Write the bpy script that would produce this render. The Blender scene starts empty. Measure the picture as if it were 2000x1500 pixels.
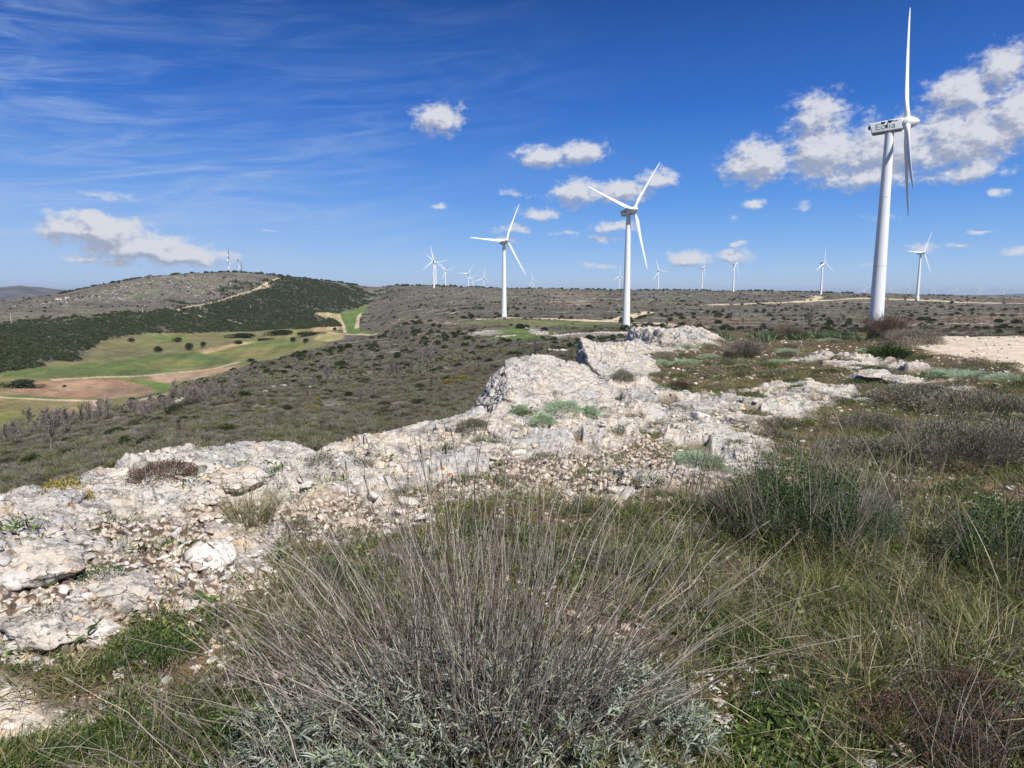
import bpy, bmesh, math, random
import numpy as np
from mathutils import Vector, Matrix
R = math.radians
rng = np.random.default_rng(7)
random.seed(7)
SC = bpy.context.scene

# ------------------------------------------------------------------ camera
FPX = 1300.0; PITCH = math.atan(175/FPX); EYE = 1.6
cd = bpy.data.cameras.new('camera'); cam = bpy.data.objects.new('camera', cd)
SC.collection.objects.link(cam); SC.camera = cam
cam.location = (0, 0, EYE); cam.rotation_euler = (math.pi/2 - PITCH, 0, 0)
cd.sensor_width = 36; cd.lens = 36*FPX/2000; cd.clip_start = 0.05; cd.clip_end = 120000

# ------------------------------------------------------------------ light
SUN_AZ = R(148); SUN_EL = R(50)            # azimuth clockwise from +Y: behind the camera, to the right
sd = bpy.data.lights.new('sun', 'SUN'); sun = bpy.data.objects.new('sun', sd); SC.collection.objects.link(sun)
sdir = Vector((math.sin(SUN_AZ)*math.cos(SUN_EL), math.cos(SUN_AZ)*math.cos(SUN_EL), math.sin(SUN_EL)))
sun.rotation_euler = sdir.to_track_quat('Z', 'Y').to_euler()
sd.energy = 5.0; sd.angle = R(0.53); sd.color = (1, .96, .9)
SC.view_settings.view_transform = 'Standard'; SC.view_settings.look = 'None'
SC.view_settings.exposure = 0.32; SC.view_settings.gamma = 1.0
SC.cycles.max_bounces = 4; SC.cycles.diffuse_bounces = 2; SC.cycles.transparent_max_bounces = 4
SC.cycles.volume_bounces = 0

# ------------------------------------------------------------------ node helper
class NT:
    def __init__(s, tree): s.t = tree; s.n = tree.nodes; s.l = tree.links
    def add(s, typ, ins=None, **props):
        n = s.n.new(typ)
        for k, v in props.items(): setattr(n, k, v)
        if ins:
            for k, v in ins.items():
                sock = n.inputs[k]
                if isinstance(v, bpy.types.NodeSocket): s.l.new(v, sock)
                elif isinstance(v, bpy.types.Node): s.l.new(v.outputs[0], sock)
                else: sock.default_value = v
        return n
    def m(s, op, a, b=0.0, c=0.0, clamp=False):
        n = s.add('ShaderNodeMath', {0: a, 1: b, 2: c}, operation=op, use_clamp=clamp); return n.outputs[0]
    def mapr(s, v, a, b, c=0.0, d=1.0, smooth=True):
        n = s.add('ShaderNodeMapRange', {0: v, 1: a, 2: b, 3: c, 4: d})
        if smooth: n.interpolation_type = 'SMOOTHSTEP'
        return n.outputs[0]
    def mix(s, f, a, b, mode='MIX'):
        n = s.n.new('ShaderNodeMix'); n.data_type = 'RGBA'; n.blend_type = mode; n.clamp_factor = True
        for sock, v in ((n.inputs[0], f), (n.inputs[6], a), (n.inputs[7], b)):
            if isinstance(v, bpy.types.NodeSocket): s.l.new(v, sock)
            elif isinstance(v, (tuple, list)): sock.default_value = (*v[:3], 1)
            else: sock.default_value = v
        return n.outputs[2]
    def noise(s, vec, scale, detail=4, rough=.55, out=0, dist=0.0):
        n = s.add('ShaderNodeTexNoise', {'Scale': scale, 'Detail': detail, 'Roughness': rough, 'Distortion': dist})
        if vec is not None: s.l.new(vec, n.inputs['Vector'])
        return n.outputs[out]
    def ramp(s, f, stops, interp='LINEAR'):
        n = s.n.new('ShaderNodeValToRGB'); s.l.new(f, n.inputs[0]); n.color_ramp.interpolation = interp
        e = n.color_ramp.elements
        while len(e) < len(stops): e.new(.5)
        for i, (p, c) in enumerate(stops): e[i].position = p; e[i].color = (*c, 1)
        return n.outputs[0]

def pxdir(px, py):
    u = (px-1000)/FPX; v = (750-py)/FPX
    c, s = math.cos(PITCH), math.sin(PITCH)
    return np.array([u, c+v*s, -s+v*c])

# ------------------------------------------------------------------ world: sky and clouds
W = bpy.data.worlds.new('World'); SC.world = W; W.use_nodes = True
w = NT(W.node_tree); w.n.clear()
sky = w.add('ShaderNodeTexSky', sky_type='NISHITA', sun_disc=False, sun_elevation=SUN_EL, sun_rotation=SUN_AZ,
            altitude=1000, air_density=1.0, dust_density=0.35, ozone_density=3.0)
skyc = w.add('ShaderNodeHueSaturation', {'Saturation': 1.32, 'Value': 1.0, 'Hue': .503, 'Color': sky.outputs[0]}).outputs[0]
tc = w.add('ShaderNodeTexCoord').outputs['Generated']
sep = w.add('ShaderNodeSeparateXYZ', {0: tc})
az = w.m('MULTIPLY', w.m('ARCTAN2', sep.outputs[0], sep.outputs[1]), 180/math.pi)
el = w.m('MULTIPLY', w.m('ARCSINE', sep.outputs[2]), 180/math.pi)
elr = w.mapr(el, 0, 40, 0, 1, False)
def lin(*c): return tuple((((v/255+.055)/1.055)**2.4 if v > 10 else v/3295)/.1/1.19 for v in c)
grad = w.ramp(elr, [(0, lin(178, 202, 232)), (.045, lin(155, 190, 234)), (.10, lin(124, 172, 234)), (.19, lin(84, 145, 226)), (.36, lin(44, 105, 198)), (.56, lin(26, 70, 148)), (1, lin(16, 48, 110))])
skyc = w.mix(.85, skyc, grad)
P = w.add('ShaderNodeCombineXYZ', {0: az, 1: el, 2: 0.0}).outputs[0]
def azel(px, py):
    d = pxdir(px, py); d = d/np.linalg.norm(d)
    return math.degrees(math.atan2(d[0], d[1])), math.degrees(math.asin(d[2]))
# centre px, py, half width px, half height px, strength
CL = [(857, 232, 62, 46, 1.0), (1060, 306, 66, 30, 1.0), (1135, 300, 58, 34, 1.0), (1130, 376, 72, 36, .95), (1215, 376, 80, 32, .95), (1285, 350, 50, 26, .9),
      (1052, 418, 46, 20, .85), (1000, 445, 52, 12, .6), (1200, 444, 56, 15, .75), (1175, 466, 60, 9, .45), (985, 468, 42, 10, .55),
      (1480, 318, 95, 60, 1.0), (1610, 300, 120, 70, 1.05), (1600, 225, 85, 66, .85), (1740, 290, 160, 80, 1.0), (1890, 270, 150, 85, 1.05),
      (1880, 180, 110, 62, .95), (1960, 130, 90, 60, .9), (1990, 220, 110, 80, 1.0), (1700, 345, 170, 36, .8), (1900, 335, 120, 30, .8), (2080, 250, 140, 90, 1.0),
      (1472, 396, 32, 14, .8), (1568, 402, 22, 14, .55), (1950, 376, 28, 12, .6), (1345, 508, 68, 24, .95), (1435, 500, 50, 18, .8), (1436, 478, 18, 8, .8),
      (1925, 452, 42, 7, .5), (1870, 478, 44, 7, .45), (1990, 492, 40, 14, .7), (1800, 482, 40, 14, .6), (1170, 520, 40, 8, .5), (857, 403, 30, 10, .5),
      (190, 450, 140, 42, 1.15), (280, 484, 140, 38, 1.15), (350, 500, 130, 28, 1.1), (180, 426, 80, 24, 1.0), (165, 504, 44, 12, .8), (225, 515, 40, 10, .7), (95, 438, 55, 10, .5),
      (205, 378, 60, 12, .40), (90, 414, 30, 8, .4), (430, 500, 45, 12, .7), (1440, 425, 30, 8, .4), (1100, 455, 34, 9, .45), (1000, 380, 50, 10, .4),
      (1720, 424, 60, 8, .35), (1690, 520, 40, 6, .3), (525, 448, 24, 6, .45), (2100, 420, 80, 20, .8), (-120, 470, 120, 30, .9)]
g = bpy.data.node_groups.new('cloud_field', 'ShaderNodeTree')
g.interface.new_socket('P', in_out='INPUT', socket_type='NodeSocketVector'); g.interface.new_socket('D', in_out='OUTPUT', socket_type='NodeSocketFloat')
G = NT(g); gi = G.add('NodeGroupInput'); go = G.add('NodeGroupOutput')
p0 = gi.outputs[0]
warp = G.noise(p0, .55, 3, .6, 1)
wv = G.add('ShaderNodeVectorMath', {0: warp, 1: (.5, .5, .5)}, operation='SUBTRACT').outputs[0]
p1 = G.add('ShaderNodeVectorMath', {0: wv, 1: (1.7, .9, 0), 2: p0}, operation='MULTIPLY_ADD').outputs[0]
acc = None
for (cx, cy, hw, hh, st) in CL:
    a0, e0 = azel(cx, cy); a1, _ = azel(cx+hw, cy); _, e1 = azel(cx, cy-hh)
    da, de = abs(a1-a0), abs(e1-e0)
    q = G.add('ShaderNodeVectorMath', {0: p1, 1: (a0, e0, 0)}, operation='SUBTRACT').outputs[0]
    q = G.add('ShaderNodeVectorMath', {0: q, 1: (1/da, 1/de, 0)}, operation='MULTIPLY').outputs[0]
    L = G.add('ShaderNodeVectorMath', {0: q}, operation='LENGTH').outputs['Value']
    d = G.m('MULTIPLY', G.m('SUBTRACT', 1.0, L), st)
    acc = d if acc is None else G.m('SMOOTH_MAX', acc, d, .25)
st_ = G.add('ShaderNodeVectorMath', {0: p0, 1: (1.0, 1.45, 1)}, operation='MULTIPLY').outputs[0]
nz = G.m('ADD', G.m('MULTIPLY', G.noise(st_, .75, 7, .6), 1.3), G.m('MULTIPLY', G.noise(st_, 2.4, 4, .55), .42))
dd = G.m('ADD', G.m('MULTIPLY', acc, 1.0), G.m('SUBTRACT', nz, .91))
G.l.new(dd, go.inputs[0])
def cf(vec):
    n = w.n.new('ShaderNodeGroup'); n.node_tree = g; w.l.new(vec, n.inputs[0]); return n.outputs[0]
D0 = cf(P)
D1 = cf(w.add('ShaderNodeVectorMath', {0: P, 1: (.35, .75, 0)}).outputs[0])
cov = w.mapr(D0, -.02, .58)
thick = w.m('SUBTRACT', D0, D1)
lit = w.mapr(w.m('ADD', thick, w.m('MULTIPLY', w.m('SUBTRACT', w.noise(P, 1.9, 6, .6), .5), .55)), -.30, .30)
ccol = w.mix(lit, (2.9, 3.2, 4.1), (5.9, 6.0, 6.35))
# thin cirrus veil
cv = w.add('ShaderNodeVectorRotate', {'Vector': P, 'Angle': R(-7)}, rotation_type='Z_AXIS').outputs[0]
cs = w.add('ShaderNodeVectorMath', {0: cv, 1: (.06, .45, 1)}, operation='MULTIPLY').outputs[0]
cir = w.noise(cs, 1.6, 8, .66, 0, .9)
cir2 = w.noise(w.add('ShaderNodeVectorMath', {0: P, 1: (.05, .09, 1)}, operation='MULTIPLY').outputs[0], 1.0, 2, .5)
am = w.mapr(az, -46, 16, 1.0, .0)
em = w.m('MULTIPLY', w.mapr(el, 1, 6, .75, 1), w.mapr(el, 13, 27, 1, .12))
cirm = w.m('MULTIPLY', w.m('MULTIPLY', w.mapr(cir, .36, .80), w.mapr(cir2, .35, .62, .35, 1)), w.m('MULTIPLY', am, em))
skyc = w.mix(w.m('ADD', w.m('MULTIPLY', cirm, .85), w.m('MULTIPLY', w.m('MULTIPLY', am, w.mapr(el, 14, 1, 0, 1)), .42), clamp=True), skyc, (3.6, 4.6, 6.6))
allc = w.mix(w.m('MULTIPLY', cov, .93), skyc, ccol)
bg = w.add('ShaderNodeBackground', {'Color': allc, 'Strength': 0.1})
w.l.new(bg.outputs[0], w.add('ShaderNodeOutputWorld').inputs[0])

# ------------------------------------------------------------------ numpy noise
_perm = rng.permutation(256).astype(np.int32); _perm = np.concatenate([_perm, _perm])
_ang = rng.random(256)*2*np.pi; _gx = np.cos(_ang); _gy = np.sin(_ang)
_g3 = rng.normal(size=(256, 3)); _g3 /= np.linalg.norm(_g3, axis=1)[:, None]
def perlin(x, y):
    xi = np.floor(x).astype(np.int64); yi = np.floor(y).astype(np.int64)
    xf = x-xi; yf = y-yi; X = xi & 255; Y = yi & 255; X1 = (X+1) & 255; Y1 = (Y+1) & 255
    u = xf*xf*xf*(xf*(xf*6-15)+10); v = yf*yf*yf*(yf*(yf*6-15)+10)
    def gd(a, b, fx, fy):
        h = _perm[_perm[a]+b]; return _gx[h]*fx+_gy[h]*fy
    a = gd(X, Y, xf, yf); b = gd(X1, Y, xf-1, yf); c = gd(X, Y1, xf, yf-1); d = gd(X1, Y1, xf-1, yf-1)
    return ((a+(b-a)*u)*(1-v)+(c+(d-c)*u)*v)*1.5
def fbm(x, y, octv=5, g_=.5):
    s = 0; a = 1.0; t = 0
    for i in range(octv):
        s = s+a*perlin(x*(2.03**i)+17.3*i, y*(2.03**i)-9.1*i); t += a; a *= g_
    return s/t*1.6
def perlin3(p):
    pi = np.floor(p).astype(np.int64); f = p-pi; pi &= 255; q = (pi+1) & 255
    u = f*f*f*(f*(f*6-15)+10)
    def gd(a, b, c, d):
        h = _perm[_perm[_perm[a]+b]+c]; return (_g3[h]*d).sum(1)
    r = 0
    for i in (0, 1):
        for j in (0, 1):
            for k in (0, 1):
                a = q[:, 0] if i else pi[:, 0]; b = q[:, 1] if j else pi[:, 1]; c = q[:, 2] if k else pi[:, 2]
                wgt = (u[:, 0] if i else 1-u[:, 0])*(u[:, 1] if j else 1-u[:, 1])*(u[:, 2] if k else 1-u[:, 2])
                r = r+wgt*gd(a, b, c, f-np.array([i, j, k]))
    return r*1.6
def fbm3(p, octv=5, g_=.5):
    s = 0; a = 1.0; t = 0
    for i in range(octv): s = s+a*perlin3(p*(2.03**i)+7.7*i); t += a; a *= g_
    return s/t*1.5
def voro(x, y, jitter=.9):
    xi = np.floor(x); yi = np.floor(y); d1 = np.full(x.shape, 9.); d2 = d1.copy(); idv = np.zeros(x.shape)
    for i in (-1, 0, 1):
        for j in (-1, 0, 1):
            a = (xi+i).astype(np.int64) & 255; b = (yi+j).astype(np.int64) & 255
            h = _perm[_perm[a]+b]; h2 = _perm[h+37]
            d = np.hypot(xi+i+.5+(h/255.-.5)*jitter-x, yi+j+.5+(h2/255.-.5)*jitter-y)
            n = d < d1; d2 = np.where(n, d1, np.minimum(d2, d)); idv = np.where(n, h2/255., idv); d1 = np.minimum(d1, d)
    return d1, d2, idv
def sstep(x, a, b):
    t = np.clip((x-a)/(b-a), 0, 1); return t*t*(3-2*t)
def polydist(x, y, poly):
    """signed distance, positive inside"""
    n = len(poly); d = np.full(x.shape, 1e18); ins = np.zeros(x.shape, bool)
    for i in range(n):
        ax, ay = poly[i]; bx, by = poly[(i+1) % n]
        ex, ey = bx-ax, by-ay; L = ex*ex+ey*ey+1e-12
        t = np.clip(((x-ax)*ex+(y-ay)*ey)/L, 0, 1)
        d = np.minimum(d, (x-ax-t*ex)**2+(y-ay-t*ey)**2)
        if abs(by-ay) > 1e-12:
            ins ^= ((ay > y) != (by > y)) & (x < ex*(y-ay)/ey+ax)
    d = np.sqrt(d); return np.where(ins, d, -d)
def linedist(x, y, pts):
    d = np.full(x.shape, 1e18)
    for i in range(len(pts)-1):
        ax, ay = pts[i]; bx, by = pts[i+1]; ex, ey = bx-ax, by-ay; L = ex*ex+ey*ey+1e-12
        t = np.clip(((x-ax)*ex+(y-ay)*ey)/L, 0, 1); d = np.minimum(d, (x-ax-t*ex)**2+(y-ay-t*ey)**2)
    return np.sqrt(d)

# ------------------------------------------------------------------ terrain shape: ridge, slope and valley lines as (bearing, range, height)
# each line: (px, py, range)  or (px, None, range, z)
LINES = [
 [(0, None, .5, 0.)],
 [(0, None, 3., 0.0)],
 [(-500, None, 4.2, .0), (0, 985, 5.0), (200, 960, 5.5), (400, 905, 6.2), (600, 890, 6.7), (850, 862, 7.5), (930, 830, 8.3), (1000, 790, 10), (1100, 750, 13), (1160, 715, 17), (1230, 672, 25), (1300, 649, 33), (1400, 648, 36), (1600, 655, 32), (1800, 656, 30), (2000, 656, 28), (2600, 660, 28)],
 [(-500, None, 6.5, -2.0), (0, None, 7.5, -2.2), (400, None, 9, -2.2), (600, None, 9.6, -2.2), (850, None, 10.5, -2.0), (930, None, 12, -2.0), (1000, None, 14, -2.0), (1100, None, 18, -2.0), (1160, None, 23, -2.1), (1230, None, 33, -2.6), (1300, None, 48, -3.2), (1400, None, 55, -3.6), (1600, None, 50, -3.2), (1800, None, 48, -3.2), (2600, None, 48, -3.4)],
 [(-500, None, 40, -12), (0, 945, 42), (200, 900, 42), (400, 855, 42), (600, 845, 44), (750, 830, 46), (900, 790, 55), (1000, 750, 62), (1080, 715, 75), (1150, None, 85, -8.2), (1250, None, 95, -8.6), (1400, None, 100, -8.8), (2600, None, 100, -9)],
 [(-500, 960, 95), (0, 845, 125), (100, 822, 132), (200, 800, 140), (300, 772, 155), (400, 742, 178), (500, 712, 205), (600, 688, 270), (680, 668, 360), (740, 655, 420), (800, 672, 230), (900, 688, 165), (1000, 672, 180), (1100, 660, 190), (1200, 655, 200), (1300, 655, 210), (1500, 655, 200), (1700, 653, 200), (2000, 652, 200), (2600, 655, 200)],
 [(-500, None, 230, -58), (0, None, 245, -58), (200, None, 270, -58), (400, None, 330, -57), (500, None, 400, -54), (600, None, 520, -48), (680, None, 600, -42), (740, None, 620, -36), (800, 650, 330), (900, 655, 280), (1000, 645, 300), (1100, 640, 315), (1220, 638, 322), (1300, 640, 330), (1500, 645, 330), (1700, 645, 330), (2000, 645, 330), (2600, 645, 330)],
 [(-500, 720, 480), (0, 727, 500), (200, 700, 600), (300, 672, 780), (400, 655, 900), (500, 648, 960), (600, 640, 980), (650, 622, 1050), (700, 604, 1300), (740, 598, 1350), (800, 618, 700), (900, 626, 480), (985, 621, 480), (1100, 621, 480), (1220, 622, 480), (1300, 620, 520), (1500, 624, 520), (1700, 630, 520), (2000, 633, 520), (2600, 633, 520)],
 [(-500, 655, 850), (0, 640, 850), (200, 615, 980), (400, 590, 1170), (500, 575, 1230), (600, 577, 1280), (680, 580, 1400), (740, 580, 1520), (800, 590, 1100), (900, 595, 860), (1000, 595, 840), (1200, 594, 840), (1500, 596, 860), (1700, 600, 900), (2000, 603, 900), (2600, 603, 900)],
 [(-500, 605, 1450), (0, 590, 1450), (120, 573, 1450), (200, 556, 1450), (300, 541, 1450), (370, 534, 1450), (450, 532, 1450), (500, 535, 1460), (560, 541, 1480), (620, 547, 1520), (700, 557, 1600), (740, 562, 1700), (800, 558, 1500), (900, 561, 1500), (1000, 564, 1550), (1200, 567, 1600), (1450, 569, 1700), (1700, 574, 1500), (1800, 577, 1400), (2000, 580, 1400), (2600, 580, 1400)],
 [(-500, None, 2000, -60), (0, None, 2000, -60), (300, None, 2000, -10), (450, None, 2000, 0), (700, None, 2200, -20), (800, None, 2200, -20), (2600, None, 2200, -30)],
 [(0, None, 5000, -80)], [(0, None, 14000, -70)], [(0, None, 30000, -90)]]
NPHI = 1801; PHI = np.linspace(R(-100), R(100), NPHI)
LRT = np.zeros((len(LINES), NPHI)); ZT = np.zeros_like(LRT)
_k = np.exp(-.5*(np.arange(-18, 19)/6.)**2); _k /= _k.sum()
for k, ln in enumerate(LINES):
    ph, lr, zz = [], [], []
    for t in ln:
        if t[1] is None:
            ph.append(math.atan((t[0]-1000)/FPX)); lr.append(math.log(t[2])); zz.append(t[3])
        else:
            d = pxdir(t[0], t[1]); ph.append(math.atan2(d[0], d[1])); lr.append(math.log(t[2])); zz.append(EYE+d[2]/math.hypot(d[0], d[1])*t[2])
    a = np.interp(PHI, ph, lr); b = np.interp(PHI, ph, zz)
    LRT[k] = np.convolve(np.pad(a, 18, 'edge'), _k, 'valid'); ZT[k] = np.convolve(np.pad(b, 18, 'edge'), _k, 'valid')
def base_height(x, y):
    sh = x.shape; x = x.ravel(); y = y.ravel(); out = np.empty(x.size); CH = 200000
    for s in range(0, x.size, CH):
        xx = x[s:s+CH]; yy = y[s:s+CH]
        r = np.maximum(np.hypot(xx, yy), .51); lr = np.minimum(np.log(r), math.log(29000)); ph = np.clip(np.arctan2(xx, yy), PHI[0], PHI[-1]-1e-6)
        f = (ph-PHI[0])/(PHI[1]-PHI[0]); i = f.astype(int); f = f-i
        X = LRT[:, i]*(1-f)+LRT[:, i+1]*f; Z = ZT[:, i]*(1-f)+ZT[:, i+1]*f
        h = np.diff(X, axis=0); dl = np.diff(Z, axis=0)/h
        m = np.zeros_like(Z); w1 = 2*h[1:]+h[:-1]; w2 = h[1:]+2*h[:-1]
        ok = dl[:-1]*dl[1:] > 0
        with np.errstate(divide='ignore', invalid='ignore'):
            mm = (w1+w2)/(w1/dl[:-1]+w2/dl[1:])
        m[1:-1] = np.where(ok, mm, 0); m[0] = dl[0]; m[-1] = dl[-1]
        k = np.clip((X[1:] <= lr).sum(0), 0, len(LINES)-2); c = np.arange(xx.size)
        hh = h[k, c]; t = (lr-X[k, c])/hh; t2 = t*t; t3 = t2*t
        out[s:s+CH] = (2*t3-3*t2+1)*Z[k, c]+(t3-2*t2+t)*hh*m[k, c]+(-2*t3+3*t2)*Z[k+1, c]+(t3-t2)*hh*m[k+1, c]
    return out.reshape(sh)
def mid_height(x, y):
    r = np.hypot(x, y)
    z = base_height(x, y)
    valley = sstep(z, -38, -48)
    z = z+sstep(r, 14, 80)*(.5*fbm(x/22, y/22, 4)+.16*fbm(x/5, y/5, 3))*(1-.8*valley)
    z = z+sstep(r, 150, 900)*(2.6*fbm(x/160, y/160, 4))*(1-.85*valley)*(1-.6*sstep(r, 2500, 6000))
    return z
# first ground hit of a sight line
_rr = np.exp(np.linspace(math.log(1.2), math.log(20000), 2600))
def Gp(px, py, full=True):
    d = pxdir(px, py); n = math.hypot(d[0], d[1]); X = d[0]/n*_rr; Y = d[1]/n*_rr; Zr = EYE+d[2]/n*_rr
    Zt = mid_height(X, Y); hit = np.nonzero(Zr < Zt)[0]
    i = hit[0] if len(hit) else int(np.argmax(Zt-Zr))
    return X[i], Y[i]
def Gs(pts): return [Gp(*p) for p in pts]
def flat(px, py):
    d = pxdir(px, py); t = -EYE/d[2]; return d[0]*t, d[1]*t

# ---- near ground zones, in plan
ROCKZ = [flat(*p) for p in [(-700, 1100), (-300, 1000), (0, 960), (300, 890), (600, 860), (850, 835), (1000, 720), (1110, 690)]] + \
        [Gp(1200, 672), Gp(1290, 655), Gp(1400, 655), Gp(1385, 675), Gp(1270, 700), Gp(1240, 750)] + \
        [flat(*p) for p in [(1330, 765), (1480, 760), (1590, 735), (1660, 760), (1560, 820), (1440, 850), (1500, 900), (1400, 960), (1250, 975), (1100, 945), (900, 930), (760, 1000), (560, 1080), (430, 1140), (330, 1200), (240, 1240), (60, 1320), (-400, 1400)]]
ROCKZ2 = [flat(*p) for p in [(-200, 1360), (0, 1320), (120, 1325), (185, 1350), (200, 1400), (110, 1450), (-60, 1500), (-300, 1500)]]
GRAVZ = [flat(*p) for p in [(150, 1090), (420, 1010), (640, 1000), (900, 925), (1100, 880), (1280, 860), (1400, 900), (1420, 975), (1200, 1000), (900, 980), (700, 1060), (560, 1130), (420, 1190), (260, 1260), (100, 1330), (0, 1330), (-200, 1300), (0, 1220)]]
ROADL = [(x, y) for x, y in [Gp(2350, 735), Gp(2150, 700), Gp(2000, 682), Gp(1920, 668), Gp(1850, 660)]]
_rx, _ry = ROADL[-1]; ROADL.append((_rx*1.25+0, _ry*1.3)); ROADL.append((_rx*1.6, _ry*2.0))
OUTC = [[flat(1510, 770), flat(1600, 745), flat(1640, 760)], [flat(1640, 690), flat(1700, 705), flat(1760, 715)], [flat(1560, 700), flat(1620, 690)], [flat(1690, 740), flat(1760, 745), flat(1830, 750)],
        [flat(1700, 710), flat(1770, 725)], [flat(1830, 780), flat(1900, 770)]]
def zones(x, y):
    n1 = fbm(x/1.1, y/1.1, 4); n2 = fbm(x/.35+9, y/.35, 3)
    r = np.hypot(x, y)
    d = np.maximum(polydist(x, y, ROCKZ), polydist(x, y, ROCKZ2))
    for o in OUTC: d = np.maximum(d, .035*r-linedist(x, y, o)*2.0)
    sc = .10+.025*r
    rock = sstep(d/sc+1.1*n1+.5*n2+.2, -.35, .55)
    hb_ = .26*sstep(np.arctan2(x, y), R(5), R(14)); holes = sstep(fbm(x/.9+31, y/.7+5, 4)+.35*n2, .42-hb_, .60-hb_)*sstep(r, 5.5, 8)
    rock = rock*(1-holes)
    grav = sstep(polydist(x, y, GRAVZ)/.25+.6*n1, -.5, .5)*(1-.9*sstep(fbm(x/.7, y/.7+44, 3), .15, .5))
    road = sstep(1.9+.25*n1-linedist(x, y, ROADL), -.25, .25)
    rock = rock*(1-road)
    return rock, grav*(1-road), road
def near_relief(x, y, rock, grav, road):
    r = np.hypot(x, y)
    soil = .035*fbm(x/.9, y/.9, 4)+.012*fbm(x/.12, y/.12, 3)
    wx = x+.25*fbm(x/.8, y/.8+3, 3); wy = y+.25*fbm(x/.8+8, y/.8, 3)
    t = .22*fbm(wx/1.5, wy/.95, 4)+.05*fbm(wx/.3, wy/.22, 3)+.03
    s = .045; q = t/s; qf = np.floor(q); fr = q-qf
    terr = s*(qf+sstep(fr, .62, .98))*.75+t*.25
    cr = np.abs(perlin(wx/.45+3, wy/.33)); cr2 = np.abs(perlin(wx/.16, wy/.12+7))
    pit = np.maximum(fbm(wx/.07, wy/.07, 2)-.35, 0)
    rk = terr-.035*(1-sstep(cr, 0, .05))-.012*(1-sstep(cr2, 0, .09))+.012*fbm(x/.06, y/.06, 3)-.02*pit
    d1, d2, iv = voro(x/.055+.5*n_(x, y), y/.055); d3, d4, iv2 = voro(x/.11, y/.11+4)
    gv = .030*sstep(d2-d1, 0, .45)*(.3+iv)+.035*sstep(d4-d3, .0, .5)*(iv2 > .55)-.01
    h = soil*(1-rock)+rock*(rk+.03)
    h = h*(1-.6*grav)+grav*gv
    h = h*(1-road)+road*(-.03+.004*fbm(x/.05, y/.05, 2)-.03*sstep(np.abs(linedist(x, y, ROADL)-.85), .35, 0))
    return h
def n_(x, y): return perlin(x/.2, y/.2)
NEAR_R = 48.0
def height(x, y, zn=None):
    x = np.asarray(x, float); y = np.asarray(y, float); one = x.ndim == 0
    if one: x = x[None]; y = y[None]
    z = mid_height(x, y); r = np.hypot(x, y); m = r < NEAR_R
    if m.any():
        zz = zones(x[m], y[m]); fade = 1-sstep(r[m], 30, NEAR_R)
        z[m] += fade*near_relief(x[m], y[m], *zz)
    return z[0] if one else z
def pt(px, py):
    x, y = Gp(px, py); return x, y, float(height(np.array(x), np.array(y)))

# ------------------------------------------------------------------ object helpers
def tag(o, label=None, cat=None, group=None, kind=None):
    if label: o['label'] = label
    if cat: o['category'] = cat
    if group: o['group'] = group
    if kind: o['kind'] = kind
    return o
def empty(name, loc, rz=0, **k):
    o = bpy.data.objects.new(name, None); SC.collection.objects.link(o); o.location = loc; o.rotation_euler = (0, 0, rz); o.empty_display_size = .2
    return tag(o, **k)
def mesh_np(name, V, F, mat=None, rnd=None, smooth=False, attrs=None):
    me = bpy.data.meshes.new(name); V = np.ascontiguousarray(V, np.float32)
    Fs = F if isinstance(F, list) else [F]
    Fs = [np.asarray(f, np.int32) for f in Fs if len(f)]
    me.vertices.add(len(V)); me.vertices.foreach_set('co', V.ravel())
    nl = sum(f.size for f in Fs); nf = sum(len(f) for f in Fs)
    me.loops.add(nl); me.polygons.add(nf)
    me.loops.foreach_set('vertex_index', np.concatenate([f.ravel() for f in Fs]))
    tot = np.concatenate([np.full(len(f), f.shape[1], np.int32) for f in Fs]); st = np.concatenate([[0], np.cumsum(tot)[:-1]]).astype(np.int32)
    me.polygons.foreach_set('loop_start', st)
    try: me.polygons.foreach_set('loop_total', tot)
    except Exception: pass
    me.polygons.foreach_set('use_smooth', np.full(nf, smooth, bool))
    if rnd is not None:
        a = me.attributes.new('rnd', 'FLOAT', 'POINT'); a.data.foreach_set('value', np.asarray(rnd, np.float32))
    for k, v in (attrs or {}).items():
        v = np.asarray(v, np.float32)
        if v.ndim == 1: a = me.attributes.new(k, 'FLOAT', 'POINT'); a.data.foreach_set('value', v)
        else: a = me.attributes.new(k, 'FLOAT_COLOR', 'POINT'); a.data.foreach_set('color', np.ascontiguousarray(v).ravel())
    me.update(calc_edges=True); me.validate()
    if mat: me.materials.append(mat)
    return me
def obj(name, me, parent=None, loc=(0, 0, 0), rot=(0, 0, 0), scale=(1, 1, 1), link=True):
    o = bpy.data.objects.new(name, me)
    if link: SC.collection.objects.link(o)
    o.location = loc; o.rotation_euler = rot; o.scale = scale
    if parent: o.parent = parent
    return o
class MB:
    """mesh collector"""
    def __init__(s): s.V = []; s.F3 = []; s.F4 = []; s.R = []; s.n = 0
    def add(s, V, F, r=0.5):
        V = np.asarray(V, float); F = np.asarray(F, int)
        (s.F3 if F.shape[1] == 3 else s.F4).append(F+s.n); s.V.append(V); s.n += len(V)
        s.R.append(np.full(len(V), r) if np.isscalar(r) else np.asarray(r))
        return s
    def mesh(s, name, mat, smooth=False):
        F = []
        if s.F3: F.append(np.concatenate(s.F3))
        if s.F4: F.append(np.concatenate(s.F4))
        return mesh_np(name, np.concatenate(s.V), F, mat, np.concatenate(s.R), smooth)
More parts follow.
